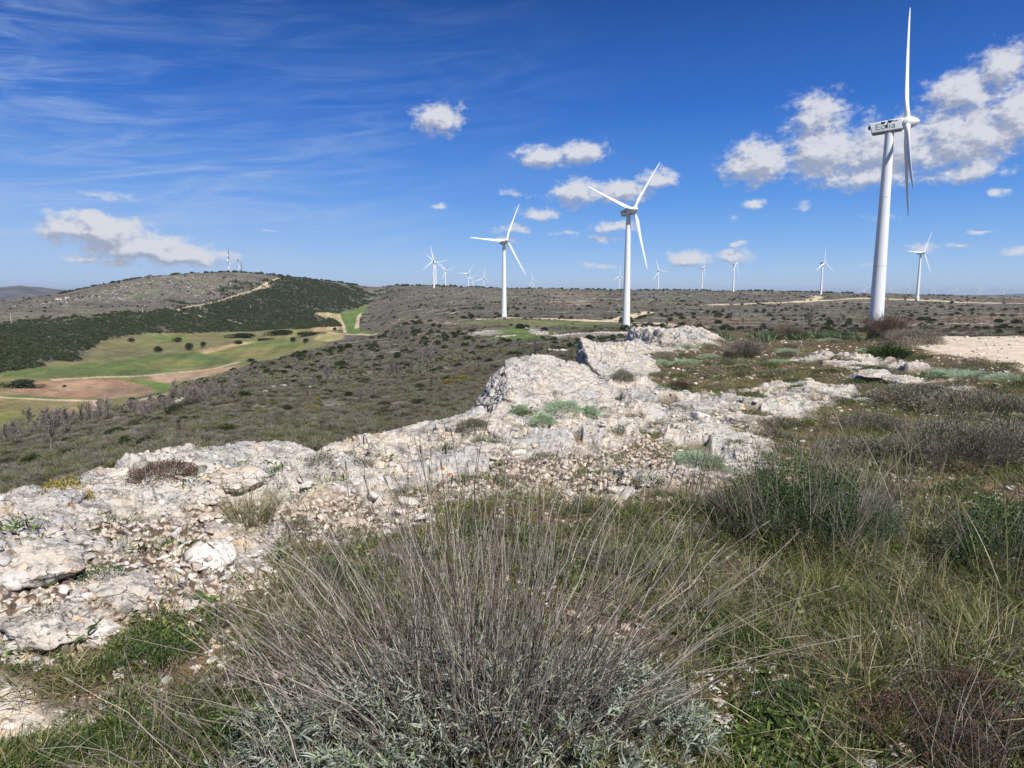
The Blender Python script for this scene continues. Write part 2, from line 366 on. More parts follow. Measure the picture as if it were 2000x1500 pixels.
def tubes(Pth, rad, sides=3, rnd=None):
    """Pth N,S,3 ; rad N,S"""
    N, S, _ = Pth.shape
    T = np.gradient(Pth, axis=1); T /= np.linalg.norm(T, axis=2)[..., None]+1e-9
    ref = np.where(np.abs(T[..., 2:3]) > .9, np.array([1., 0, 0]), np.array([0, 0, 1.]))
    A = np.cross(T, ref); A /= np.linalg.norm(A, axis=2)[..., None]+1e-9; B = np.cross(T, A)
    an = np.arange(sides)*2*np.pi/sides
    V = Pth[:, :, None, :]+rad[:, :, None, None]*(A[:, :, None, :]*np.cos(an)[None, None, :, None]+B[:, :, None, :]*np.sin(an)[None, None, :, None])
    idx = np.arange(N*S*sides).reshape(N, S, sides)
    a = idx[:, :-1, :]; b = np.roll(idx, -1, axis=2)[:, :-1, :]; c = np.roll(idx, -1, axis=2)[:, 1:, :]; d = idx[:, 1:, :]
    F = np.stack([a, b, c, d], -1).reshape(-1, 4)
    rr = np.repeat(rnd if rnd is not None else rng.random(N), S*sides)
    return V.reshape(-1, 3), F, rr
def blades(base, dirv, L, wd, bend, S=4, rnd=None):
    """flat tapering blades bending towards the ground: N blades"""
    N = len(base); t = np.linspace(0, 1, S+1)
    d = dirv/np.linalg.norm(dirv, axis=1)[:, None]
    P_ = base[:, None, :]+d[:, None, :]*(L[:, None]*t[None])[..., None]
    hor = d.copy(); hor[:, 2] = 0; hor /= np.linalg.norm(hor, axis=1)[:, None]+1e-6
    P_ = P_+(hor[:, None, :]*.6+np.array([0, 0, -1.]))*(bend*L)[:, None, None]*(t**2)[None, :, None]
    side = np.cross(d, rng.normal(size=(N, 3))); side /= np.linalg.norm(side, axis=1)[:, None]+1e-9
    prof = np.interp(t, [0, .35, 1], [.6, 1, .08])
    o = side[:, None, :]*(wd[:, None]*prof[None])[..., None]*.5
    V = np.stack([P_-o, P_+o], 2)
    idx = np.arange(N*(S+1)*2).reshape(N, S+1, 2)
    F = np.stack([idx[:, :-1, 0], idx[:, :-1, 1], idx[:, 1:, 1], idx[:, 1:, 0]], -1).reshape(-1, 4)
    rr = np.repeat(rnd if rnd is not None else rng.random(N), (S+1)*2)
    return V.reshape(-1, 3), F, rr
def leaves(c, d, L, wd, rnd=None):
    """diamond leaflets, N"""
    N = len(c); d = d/(np.linalg.norm(d, axis=1)[:, None]+1e-9)
    s = np.cross(d, rng.normal(size=(N, 3))); s /= np.linalg.norm(s, axis=1)[:, None]+1e-9
    V = np.stack([c, c+d*L[:, None]*.45+s*wd[:, None]*.5, c+d*L[:, None], c+d*L[:, None]*.45-s*wd[:, None]*.5], 1)
    F = np.arange(N*4).reshape(N, 4)
    return V.reshape(-1, 3), F, np.repeat(rnd if rnd is not None else rng.random(N), 4)
def rdir(N, up=0.0):
    d = rng.normal(size=(N, 3)); d /= np.linalg.norm(d, axis=1)[:, None]; d[:, 2] += up
    return d/np.linalg.norm(d, axis=1)[:, None]

# ------------------------------------------------------------------ materials
def mat(name):
    m = bpy.data.materials.new(name); m.use_nodes = True; t = NT(m.node_tree); t.n.clear()
    out = t.add('ShaderNodeOutputMaterial'); return m, t, out
def plant_mat(name, stops, rough=.75, transl=.18, inst=.25):
    m, t, out = mat(name)
    a = t.add('ShaderNodeAttribute', attribute_name='rnd').outputs['Fac']
    oi = t.add('ShaderNodeObjectInfo').outputs['Random']
    v = t.m('ADD', t.m('MULTIPLY', a, 1-inst), t.m('MULTIPLY', oi, inst))
    c = t.ramp(v, stops)
    p = t.add('ShaderNodeBsdfPrincipled', {'Base Color': c, 'Roughness': rough, 'Specular IOR Level': .25})
    sh = p.outputs[0]
    if transl:
        tr = t.add('ShaderNodeBsdfTranslucent', {'Color': c})
        sh = t.add('ShaderNodeMixShader', {0: transl, 1: sh, 2: tr.outputs[0]}).outputs[0]
    t.l.new(sh, out.inputs[0]); return m
def plain(name, col, rough=.5, metal=0., var=.08, scale=3):
    m, t, out = mat(name)
    tcn = t.add('ShaderNodeTexCoord').outputs['Object']
    n = t.noise(tcn, scale, 5, .6)
    c = t.mix(t.mapr(n, .3, .7), tuple(x*(1-var) for x in col), tuple(min(1, x*(1+var)) for x in col))
    p = t.add('ShaderNodeBsdfPrincipled', {'Base Color': c, 'Roughness': rough, 'Metallic': metal})
    t.l.new(p.outputs[0], out.inputs[0]); return m
def lime_nodes(t, pos):
    """limestone colour + bump height from a position vector (metres)"""
    big = t.noise(pos, 1.1, 4, .6); med = t.noise(pos, 7, 6, .65); fine = t.noise(pos, 45, 5, .7)
    c = t.mix(t.mapr(big, .35, .65), (.55, .49, .41), (.43, .415, .395))
    c = t.mix(t.m('MULTIPLY', t.mapr(med, .48, .66), .6), c, (.62, .585, .53))
    c = t.mix(t.m('MULTIPLY', t.mapr(t.noise(pos, 3.3, 5, .7, dist=.4), .54, .66), .75), c, (.62, .47, .31))
    grey = t.mapr(t.noise(pos, 5.2, 6, .75, dist=.3), .53, .64)
    c = t.mix(t.m('MULTIPLY', grey, .62), c, (.22, .22, .225))
    vor = t.add('ShaderNodeTexVoronoi', {'Vector': pos, 'Scale': 26.0, 'Randomness': 1.0})
    spot = t.m('MULTIPLY', t.mapr(vor.outputs['Distance'], .30, .16), t.mapr(t.noise(pos, 4.0, 3, .6), .46, .6))
    c = t.mix(t.m('MULTIPLY', spot, .85), c, (.055, .052, .05))
    vo2 = t.add('ShaderNodeTexVoronoi', {'Vector': pos, 'Scale': 9.0})
    ora = t.m('MULTIPLY', t.mapr(vo2.outputs['Distance'], .22, .1), t.mapr(t.noise(pos, 2.1, 2, .5), .6, .66))
    c = t.mix(ora, c, (.45, .17, .04))
    # cracks
    wv = t.add('ShaderNodeVectorMath', {0: t.noise(pos, 3, 4, .6, 1), 1: (.28, .28, .28), 2: pos}, operation='MULTIPLY_ADD').outputs[0]
    vc = t.add('ShaderNodeTexVoronoi', {'Vector': t.add('ShaderNodeVectorMath', {0: wv, 1: (1, 1.5, 2.2)}, operation='MULTIPLY').outputs[0], 'Scale': 4.5}, feature='DISTANCE_TO_EDGE').outputs['Distance']
    crack = t.m('MULTIPLY', t.mapr(vc, .0, .022, 1, 0), t.mapr(t.noise(pos, 1.7, 3, .5), .48, .6))
    sv = t.add('ShaderNodeVectorMath', {0: wv, 1: (2.2, 5.5, 9)}, operation='MULTIPLY').outputs[0]
    stn = t.noise(sv, 1.6, 6, .72)
    c = t.mix(t.m('MULTIPLY', t.mapr(stn, .54, .66), .55), c, (.20, .19, .185))
    c = t.mix(t.m('MULTIPLY', t.mapr(t.noise(sv, 4.5, 5, .7), .57, .63), .75), c, (.085, .075, .068))
    c = t.mix(t.m('MULTIPLY', crack, .75), c, (.13, .10, .075))
    h = t.m('ADD', t.m('MULTIPLY', med, .5), t.m('MULTIPLY', fine, .25))
    h = t.m('SUBTRACT', h, t.m('MULTIPLY', t.m('ADD', crack, t.mapr(stn, .5, .7)), .35))
    return c, h
def bump(t, h, dist, strength=1.0):
    return t.add('ShaderNodeBump', {'Height': h, 'Distance': dist, 'Strength': strength}).outputs[0]
m_lime, t_, o_ = mat('limestone')
pos_ = t_.add('ShaderNodeNewGeometry').outputs['Position']
c_, h_ = lime_nodes(t_, pos_)
t_.l.new(t_.add('ShaderNodeBsdfPrincipled', {'Base Color': c_, 'Roughness': .9, 'Specular IOR Level': .15, 'Normal': bump(t_, h_, .035)}).outputs[0], o_.inputs[0])
def stone_mat(name):
    m, t, o = mat(name)
    pos = t.add('ShaderNodeNewGeometry').outputs['Position']; rd = t.add('ShaderNodeObjectInfo').outputs['Random']
    n = t.noise(pos, 30, 5, .65)
    c = t.ramp(rd, [(0, (.62, .53, .43)), (.3, (.66, .62, .56)), (.55, (.50, .47, .44)), (.75, (.60, .45, .31)), (.9, (.34, .32, .30)), (1, (.66, .60, .52))])
    c = t.mix(t.mapr(n, .5, .68), c, (.30, .27, .25))
    t.l.new(t.add('ShaderNodeBsdfPrincipled', {'Base Color': c, 'Roughness': .92, 'Specular IOR Level': .15, 'Normal': bump(t, n, .012)}).outputs[0], o.inputs[0])
    return m
m_stone = stone_mat('loose_limestone')

# ------------------------------------------------------------------ ground material
m_ground, t, o = mat('ground')
pos = t.add('ShaderNodeNewGeometry').outputs['Position']
tint = t.add('ShaderNodeAttribute', attribute_name='tint').outputs['Color']
rock = t.add('ShaderNodeAttribute', attribute_name='rock').outputs['Fac']
grav = t.add('ShaderNodeAttribute', attribute_name='gravel').outputs['Fac']
stony = t.add('ShaderNodeAttribute', attribute_name='stony').outputs['Fac']
near = t.add('ShaderNodeAttribute', attribute_name='near').outputs['Fac']
lime, limeh = lime_nodes(t, pos)
# far scrub texture
f1 = t.noise(pos, .9, 6, .7); f2 = t.noise(pos, .22, 6, .68); f3 = t.noise(pos, .06, 5, .6)
var = t.m('ADD', t.m('MULTIPLY', f1, .5), t.m('ADD', t.m('MULTIPLY', f2, .35), t.m('MULTIPLY', f3, .25)))
far = t.mix(1.0, tint, t.ramp(t.mapr(var, .38, .72, smooth=False), [(0, (.42, .44, .42)), (.45, (.95, .95, .95)), (1, (1.55, 1.5, 1.42))]), 'MULTIPLY')
flk = t.m('MULTIPLY', t.mapr(t.noise(t.add('ShaderNodeVectorMath', {0: pos, 1: (.35, .9, 3)}, operation='MULTIPLY').outputs[0], .42, 7, .76), .54, .62), t.m('MULTIPLY', stony, t.mapr(f3, .38, .58)))
far = t.mix(flk, far, (.50, .46, .40))
# near soil
s1 = t.noise(pos, 9, 6, .7); s2 = t.noise(pos, 70, 4, .7)
soil = t.ramp(s1, [(.3, (.035, .024, .017)), (.5, (.085, .055, .034)), (.62, (.16, .10, .06)), (.75, (.08, .075, .035))])
soil = t.mix(t.mapr(s2, .55, .68), soil, (.36, .31, .25))
soil = t.mix(t.m('MULTIPLY', t.mapr(t.noise(pos, .8, 8, .75), .53, .66), t.mapr(s2, .42, .56)), soil, (.34, .22, .13))
soil = t.mix(t.m('MULTIPLY', t.mapr(t.noise(pos, 2.2, 4, .6), .50, .62), .6), soil, (.075, .09, .03))
vg = t.add('ShaderNodeTexVoronoi', {'Vector': pos, 'Scale': 24.0}); vg2 = t.add('ShaderNodeTexVoronoi', {'Vector': pos, 'Scale': 60.0})
gcol = t.ramp(t.add('ShaderNodeSeparateColor', {0: vg.outputs['Color']}).outputs[0], [(0, (.40, .33, .26)), (.35, (.60, .53, .44)), (.7, (.50, .42, .33)), (1, (.30, .27, .25))])
gcol = t.mix(t.mapr(vg.outputs['Distance'], .42, .62), gcol, (.14, .10, .075))
gcol = t.mix(t.m('MULTIPLY', t.mapr(s2, .5, .7), .5), gcol, (.25, .2, .16))
nearc = t.mix(grav, t.mix(rock, soil, lime), gcol)
nf = t.mix(near, far, nearc)
rd = t.add('ShaderNodeAttribute', attribute_name='road').outputs['Fac']
rc = t.mix(t.mapr(t.noise(pos, 1.2, 5, .65), .4, .62), (.56, .46, .34), (.66, .57, .45))
rc = t.mix(t.mapr(t.noise(pos, 26, 4, .7), .56, .66), rc, (.34, .28, .22))
nf = t.mix(rd, nf, rc)
hh = t.m('ADD', t.m('MULTIPLY', limeh, t.m('MULTIPLY', rock, near)), t.m('MULTIPLY', s2, .15))
hh = t.m('MULTIPLY', hh, .035)
hfar = t.m('MULTIPLY', t.m('MULTIPLY', t.m('ADD', f1, f2), t.m('SUBTRACT', 1.0, near)), t.mapr(stony, 0, .5, .15, 1.6))
p = t.add('ShaderNodeBsdfPrincipled', {'Base Color': nf, 'Roughness': .95, 'Specular IOR Level': .1, 'Normal': bump(t, t.m('ADD', hh, hfar), 1.0, .85)})
t.l.new(p.outputs[0], o.inputs[0])

# ------------------------------------------------------------------ ground sheet
dens = np.linspace(R(-44), R(44), 1260); side1 = np.linspace(R(44), R(316), 130)[1:-1]
AZ = np.concatenate([dens, side1]); NA = len(AZ)
RR = np.concatenate([np.exp(np.linspace(math.log(.4), math.log(1.6), 30))[:-1], np.exp(np.linspace(math.log(1.6), math.log(42), 820))[:-1],
                     np.exp(np.linspace(math.log(42), math.log(2600), 620))[:-1], np.exp(np.linspace(math.log(2600), math.log(29000), 60))]); NR = len(RR)
Xg = RR[:, None]*np.sin(AZ)[None]; Yg = RR[:, None]*np.cos(AZ)[None]
Xf = Xg.ravel(); Yf = Yg.ravel(); Rf = np.hypot(Xf, Yf)
Zf = mid_height(Xf, Yf)
rockA = np.zeros(Xf.size); gravA = rockA.copy(); roadA = rockA.copy(); m = Rf < NEAR_R
zr, zg, zd = zones(Xf[m], Yf[m]); Zf[m] += (1-sstep(Rf[m], 30, NEAR_R))*near_relief(Xf[m], Yf[m], zr, zg, zd)
rockA[m] = zr; gravA[m] = zg; roadA[m] = zd
ROADX = (Xf, Yf)
nearA = 1-sstep(Rf, 34, 44)*1.0
# beyond the ledge edge the ground is scrub, not rock
edge_r = np.exp(np.interp(np.arctan2(Xf, Yf), PHI, LRT[2])); past = sstep(Rf/edge_r, 1.12, 1.35)
nearA = nearA*(1-past)
# far cover colours (albedo of what grows there)
N = Xf.size; tintA = np.empty((N, 4)); tintA[:, 3] = 1
c1 = 1.5*fbm(Xf/45, Yf/35, 5)[:, None]; c2 = fbm(Xf/180+5, Yf/180, 4)[:, None]; c3 = fbm(Xf/8, Yf/8, 3)[:, None]
tintA[:, :3] = np.array([.140, .124, .108])*(1+.3*c1)+np.array([-.035, -.004, -.04])*np.clip(c1+c3*.6, 0, 1)*1.3+np.array([.05, .03, .015])*np.clip(-c2, 0, 1)
stonyA = np.clip(.55+.6*c2[:, 0], 0, 1)
farm = Rf > 60
xf, yf = Xf[farm], Yf[farm]; rf = Rf[farm]; tf = tintA[farm]; sf = stonyA[farm]; rdf = roadA[farm]; wob = fbm(xf/12, yf/12, 3); wobL = fbm(xf/40, yf/40, 3)
fieldm = np.zeros(xf.size)
def paint(poly, col, soft=2.5, wb=3., st=0., field=True):
    w_ = sstep(polydist(xf, yf, Gs(poly) if len(poly[0]) == 2 else poly)+wb*wob, -soft, soft)
    tf[:, :3] = tf[:, :3]*(1-w_[:, None])+np.array(col)*w_[:, None]; sf[:] = sf*(1-w_)+st*w_
    if field: fieldm[:] = np.maximum(fieldm, w_)
    return w_
FOREST = [(-250, 660), (0, 642), (90, 632), (150, 625), (300, 610), (370, 602), (440, 583), (490, 562), (560, 546), (700, 560), (722, 572), (712, 590), (690, 603), (640, 609), (655, 618), (664, 640), (600, 645), (560, 652), (430, 650), (280, 658), (195, 668), (160, 705), (0, 728), (-250, 740)]
forest_poly = Gs(FOREST); forestm = sstep(polydist(xf, yf, forest_poly)+60*wobL, -30, 30)*(rf > 420)
tf[:, :3] = tf[:, :3]*(1-forestm[:, None])+np.array([.050, .056, .032])*forestm[:, None]; sf *= (1-.7*forestm)
# valley floor
VAL = [(-300, 860), (-300, 735), (0, 728), (160, 705), (195, 668), (285, 650), (430, 648), (560, 640), (625, 640), (665, 652), (640, 668), (560, 690), (500, 708), (400, 738), (300, 770), (200, 800), (0, 842)]
FLD = []
vm = sstep(polydist(xf, yf, Gs([(-300, 735), (0, 728), (160, 705), (195, 668), (285, 650), (430, 648), (560, 642), (640, 640), (670, 652), (642, 664), (560, 688), (500, 702), (400, 732), (300, 762), (200, 790), (100, 812), (0, 832), (-300, 900)]))+3*wob, -6, 6)*(rf > 215)*(Zf[farm] < -20)
low = (Zf[farm] < -45) & (rf > 200) & (rf < 900); vm = np.maximum(vm, low*1.0*(1-forestm))
tf[:, :3] = tf[:, :3]*(1-vm[:, None])+np.array([.17, .16, .075])*vm[:, None]; sf *= 1-vm
fieldm = np.maximum(fieldm, vm*.6)
GRN = (.110, .140, .050); YG = (.170, .165, .075); RED = (.27, .175, .115); TAN = (.31, .23, .15); OLV = (.145, .135, .07)
paint([(0, 729), (105, 717), (210, 708), (297, 692), (378, 688), (448, 704), (448, 710), (350, 720), (245, 736), (105, 741), (0, 738)], GRN)
paint([(-200, 735), (0, 729), (0, 741), (-200, 750)], YG)
paint([(260, 712), (330, 700), (400, 706), (390, 714), (300, 722)], (.16, .17, .06), 6, 6)
paint([(3, 764), (70, 746), (210, 741), (305, 750), (350, 759), (301, 769), (210, 780), (35, 771), (-60, 768)], RED, 3)
paint([(90, 748), (200, 744), (260, 752), (200, 765), (90, 760)], (.34, .22, .145), 8, 8)
paint([(290, 735), (400, 722), (450, 717), (455, 722), (400, 737), (330, 748), (300, 746)], TAN)
paint([(240, 741), (300, 747), (345, 752), (372, 747), (345, 762), (302, 759)], (.11, .17, .045))
paint([(305, 772), (350, 760), (370, 757), (330, 776), (290, 782)], (.33, .235, .14))
paint([(-200, 792), (0, 780), (260, 784), (210, 800), (100, 826), (0, 850), (-200, 880)], (.215, .165, .075), 4, 5)
paint([(140, 784), (262, 784), (200, 806), (150, 816)], (.36, .22, .12), 5, 6)
paint([(-100, 815), (60, 806), (90, 822), (0, 848), (-100, 860)], (.15, .16, .055), 8, 8)
paint([(0, 771), (90, 776), (210, 781), (290, 780), (200, 785), (0, 778)], (.10, .14, .045))
paint([(287, 650), (371, 652), (385, 672), (300, 680), (196, 680), (196, 666), (270, 659)], YG)
paint([(300, 654), (365, 655), (370, 664), (300, 665)], (.13, .17, .05))
paint([(196, 683), (350, 678), (388, 684), (297, 690), (210, 704), (190, 698)], OLV, 5, 6, .1)
paint([(385, 687), (472, 669), (560, 664), (602, 674), (525, 694), (448, 704), (413, 692)], (.145, .165, .055))
paint([(385, 686), (472, 668), (500, 668), (440, 682), (400, 692)], (.38, .28, .16))
paint([(440, 690), (520, 678), (560, 680), (500, 694), (450, 700)], (.19, .17, .07), 6, 6)
paint([(500, 662), (575, 645), (620, 642), (600, 652), (560, 660)], (.21, .20, .075))
paint([(608, 640), (665, 638), (665, 646), (610, 648)], (.40, .30, .17))
paint([(625, 650), (672, 652), (670, 662), (640, 668), (610, 664)], (.30, .26, .12))
# green strip up the side valley
paint([(631, 612), (663, 612), (684, 606), (721, 592), (714, 603), (703, 617), (700, 641), (729, 650), (700, 656), (673, 655), (670, 631), (660, 617)], (.12, .175, .05), 2, 2)
paint([(612, 612), (640, 610), (662, 616), (670, 636), (650, 622)], (.36, .29, .16), 2, 2)
for pl, wdt in (([(105, 742), (315, 731), (420, 720), (465, 708)], 2.2), ([(-100, 776), (0, 777), (180, 783), (262, 785)], 2.2), ([(612, 648), (672, 652), (735, 653)], 2.5), ([(697, 641), (700, 620), (705, 612)], 2.5), ([(662, 614), (668, 630), (674, 650)], 2),
                ([(345, 606), (362, 601), (380, 597), (430, 587), (470, 575), (500, 565), (530, 549), (545, 543)], 2.6), ([(360, 612), (400, 620)], 2.6), ([(500, 565), (525, 562), (520, 556)], 3), ([(440, 623), (470, 632)], 3)):
    w_ = sstep(wdt-linedist(xf, yf, Gs(pl))+.6*wob, -.8, .8)[:, None]; tf[:, :3] = tf[:, :3]*(1-w_)+np.array([.46, .37, .25])*w_; sf *= 1-w_[:, 0]
# grass round the turbine pads, pale tracks
paint([(860, 634), (960, 624), (1100, 626), (1230, 632), (1215, 640), (1100, 640), (950, 636)], (.15, .16, .07), 8, 8, .3, True)
paint([(945, 645), (1010, 640), (1100, 650), (1060, 664), (980, 662), (940, 655)], (.13, .18, .055), 4, 6, .3, True)
for pl, wdt in (([(950, 623), (990, 621), (1060, 622), (1130, 625), (1200, 628), (1300, 632), (1345, 636)], 9), ([(1195, 626), (1230, 617), (1265, 609)], 7), ([(1250, 634), (1330, 637), (1420, 640)], 6),
                ([(1380, 596), (1450, 594), (1560, 590), (1600, 587), (1700, 582), (1820, 587), (1990, 592)], 9), ([(1560, 590), (1600, 582), (1590, 578)], 7), ([(880, 612), (905, 608)], 2), ([(1640, 590), (1720, 590)], 3)):
    w_ = sstep(wdt-linedist(xf, yf, Gs(pl))+.6*wob, -1, 1)[:, None]; tf[:, :3] = tf[:, :3]*(1-w_)+np.array([.52, .43, .29])*w_; sf *= 1-w_[:, 0]
for pl in ([(1075, 660), (1120, 651), (1180, 648), (1235, 648), (1230, 656), (1120, 660)], [(1030, 638), (1055, 642), (1066, 655), (1045, 652)], [(905, 655), (960, 645), (985, 650), (950, 658)]):
    paint(pl, (.34, .30, .26), 2, 4, 1.)
# reddish stony banks
for pl in ([(1300, 622), (1420, 616), (1500, 622), (1480, 640), (1320, 636)], [(1680, 628), (1800, 618), (2010, 612), (2010, 648), (1700, 652)], [(720, 628), (780, 622), (900, 626), (880, 640), (740, 646)], [(340, 762), (440, 735), (450, 745), (360, 790), (310, 800)], [(600, 675), (720, 660), (740, 672), (640, 690)], [(1050, 588), (1140, 582), (1200, 592), (1100, 600)]):
    w_ = sstep(polydist(xf, yf, Gs(pl))/8+wob+wobL, -.3, 1.2); tf[:, :3] = tf[:, :3]*(1-.6*w_[:, None])+np.array([.25, .175, .13])*.6*w_[:, None]; sf[:] = np.clip(sf+.5*w_, 0, 1)
ledges = np.maximum(sstep(np.abs(fbm(xf/90+3, yf/30, 3)+.032*Zf[farm]), .07, .0), sstep(np.abs(fbm(xf/60+33, yf/25, 3)-.03*Zf[farm]-.3), .05, .0))*(1-fieldm)*(1-forestm)*sstep(wobL, -.1, .35)
tf[:, :3] = tf[:, :3]*(1-.7*ledges[:, None])+np.array([.40, .36, .31])*.7*ledges[:, None]
fv = fieldm*(.30*fbm(xf/26, yf/70, 5)+.16*fbm(xf/5, yf/9, 3)+.07*np.sin((xf*.9+yf*.25)/2.2))
tf[:, :3] *= (1+fv)[:, None]; tf[:, 0] *= 1+.12*fieldm*fbm(xf/50+7, yf/50, 4); tf[:, 1] *= 1+.08*fieldm*fbm(xf/30+17, yf/60, 3)
tintA[farm] = tf; stonyA[farm] = sf
Vg = np.stack([Xf, Yf, Zf], 1); idx = np.arange(NR*NA).reshape(NR, NA); nx = np.roll(idx, -1, 1)
Fg = np.stack([idx[:-1], idx[1:], nx[1:], nx[:-1]], -1).reshape(-1, 4)
Vg = np.concatenate([Vg, [[0, 0, 0]]]); ci = len(Vg)-1
F3 = np.stack([np.full(NA, ci), idx[0], nx[0]], 1)
ap = lambda a: np.concatenate([a, a[:1]*0])
me = mesh_np('ground', Vg, [F3, Fg], m_ground, None, True, {'tint': ap(tintA), 'rock': ap(rockA), 'gravel': ap(gravA), 'stony': ap(stonyA), 'near': np.append(nearA, 1.), 'road': ap(roadA)})
ground = tag(obj('ground', me), 'rocky limestone ridge top falling to a scrub hillside, valley fields and far hill', kind='structure')

# fast far masks for scatters
fp = forest_poly
def far_masks(x, y):
    fo = sstep(polydist(x, y, fp)+60*fbm(x/40, y/40, 3), -30, 30)*(np.hypot(x, y) > 420)
    return fo
# nearest-vertex lookup of field mask on the polar grid
fieldG = np.zeros(N); fieldG[farm] = fieldm; fieldG = fieldG.reshape(NR, NA)
lumG = tintA[:, 0].reshape(NR, NA)
def grid_lookup(Gd, x, y):
    r = np.hypot(x, y); a = np.arctan2(x, y); i = np.clip(np.searchsorted(RR, r), 0, NR-1); j = np.clip(((a-dens[0])/(dens[1]-dens[0])).round().astype(int), 0, len(dens)-1)
    return Gd[i, j]

# ------------------------------------------------------------------ distant blue mountain
def distant(name, px0, px1, rr, prof, label):
    a0, a1 = math.atan((px0-1000)/FPX), math.atan((px1-1000)/FPX)
    A_ = np.linspace(a0, a1, 260); Rl = np.linspace(rr*.8, rr*1.2, 40)
    px = 1000+FPX*np.tan(A_); top = np.interp(px, [p[0] for p in prof], [p[1] for p in prof])
    ztop = (575-top)/FPX*np.cos(A_)*rr
    t = (Rl/rr-.8)/.4; s = np.sin(np.pi*t)[:, None]**.9
    X = Rl[:, None]*np.sin(A_)[None]; Y = Rl[:, None]*np.cos(A_)[None]
    Z = -85+(ztop[None]+85)*s+s*14*fbm(X/500, Y/500, 5)
    V = np.stack([X, Y, Z], -1).reshape(-1, 3); id_ = np.arange(40*260).reshape(40, 260)
    F = np.stack([id_[:-1, :-1], id_[1:, :-1], id_[1:, 1:], id_[:-1, 1:]], -1).reshape(-1, 4)
    m_, t_, o_ = mat(name); n_0 = t_.noise(t_.add('ShaderNodeNewGeometry').outputs['Position'], .006, 8, .65)
    c = t_.ramp(n_0, [(.38, (.035, .040, .035)), (.52, (.085, .075, .065)), (.62, (.13, .11, .095))])
    t_.l.new(t_.add('ShaderNodeBsdfPrincipled', {'Base Color': c, 'Roughness': 1}).outputs[0], o_.inputs[0])
    tag(obj(name, mesh_np(name, V, F, m_, None, True)), label, kind='structure')
distant('distant_hills', -500, 260, 9000, [(-500, 570), (-200, 560), (0, 562), (50, 557), (90, 561), (130, 566), (200, 576), (260, 585)], 'far blue mountain on the left horizon')
distant('distant_ridge', 1750, 2700, 12000, [(1750, 582), (1850, 578), (1950, 575.5), (2050, 573), (2300, 570), (2700, 570)], 'far low blue ridge on the right horizon')

# ------------------------------------------------------------------ rocks
_ico = {}
def ico(level):
    if level not in _ico:
        bm = bmesh.new(); bmesh.ops.create_icosphere(bm, subdivisions=level, radius=1)
        V = np.array([v.co[:] for v in bm.verts]); F = np.array([[v.index for v in f.verts] for f in bm.faces]); bm.free(); _ico[level] = (V/np.linalg.norm(V, axis=1)[:, None], F)
    return _ico[level]
def voro3(p):
    c = np.floor(p); d1 = np.full(len(p), 9.); d2 = d1.copy(); iv = np.zeros(len(p)); gv = np.zeros((len(p), 3))
    for i in (-1, 0, 1):
        for j in (-1, 0, 1):
            for k in (-1, 0, 1):
                q = (c+[i, j, k]).astype(np.int64) & 255; h = _perm[_perm[_perm[q[:, 0]]+q[:, 1]]+q[:, 2]]
                ctr = c+[i, j, k]+.5+_g3[h]*.42; d = np.linalg.norm(ctr-p, axis=1); n = d < d1
                d2 = np.where(n, d1, np.minimum(d2, d)); iv = np.where(n, h/255., iv); gv = np.where(n[:, None], _g3[(h+91) & 255], gv); d1 = np.minimum(d1, d)
    return d1, d2, iv, gv
def rock_mesh(name, size, level, seed, planes=None, rough=.05, npl=13, material=None, soft=30, strata=0., frac=1.):
    r_ = np.random.default_rng(seed); D, F = ico(level)
    if planes is None:
        nn = r_.normal(size=(npl, 3)); nn /= np.linalg.norm(nn, axis=1)[:, None]; dd = .62+.38*r_.random(npl)
        nn = np.concatenate([nn, [[0, 0, 1.]]]); dd = np.append(dd, .8)
    else:
        nn = np.array([p[:3] for p in planes], float); nn /= np.linalg.norm(nn, axis=1)[:, None]; dd = np.array([p[3] for p in planes])
    dot = np.maximum(D@nn.T, 1e-3); rad = 1/((((dot/dd)**soft).sum(1))**(1/soft))
    V = D*np.minimum(rad, 1.6)[:, None]*np.array(size)
    off = r_.random(3)*50; s = max(size)
    nm = D/np.array(size); nm /= np.linalg.norm(nm, axis=1)[:, None]
    q = V/s+off
    disp = rough*s*(.7*fbm3(q*2.2, 3)+.4*fbm3(q*6, 4, .6)+.12*fbm3(q*30, 3, .7))-rough*s*.5*np.exp(-(perlin3(q*4.5)/.05)**2)
    if level >= 5:
        for fs, am_ in ((3.2, .055), (8., .022), (19., .009)):
            pw_ = np.stack([q[:, 0], q[:, 1], q[:, 2]*1.8], 1)*fs+.25*fbm3(q*fs*1.2, 2)[:, None]
            a1, a2, iv, gv = voro3(pw_)
            disp += frac*s*am_*((iv-.5)*1.2+(gv*(pw_-np.floor(pw_)-.5)).sum(1)*.7)-s*am_*.9*(1-sstep(a2-a1, 0, .10))
    if strata: disp += strata*s*np.abs(perlin3(np.stack([q[:, 0]*1.5, q[:, 1]*1.5, q[:, 2]*14], 1)))
    V = V+nm*disp[:, None]
    return mesh_np(name, V, F, material or m_lime, None, True)
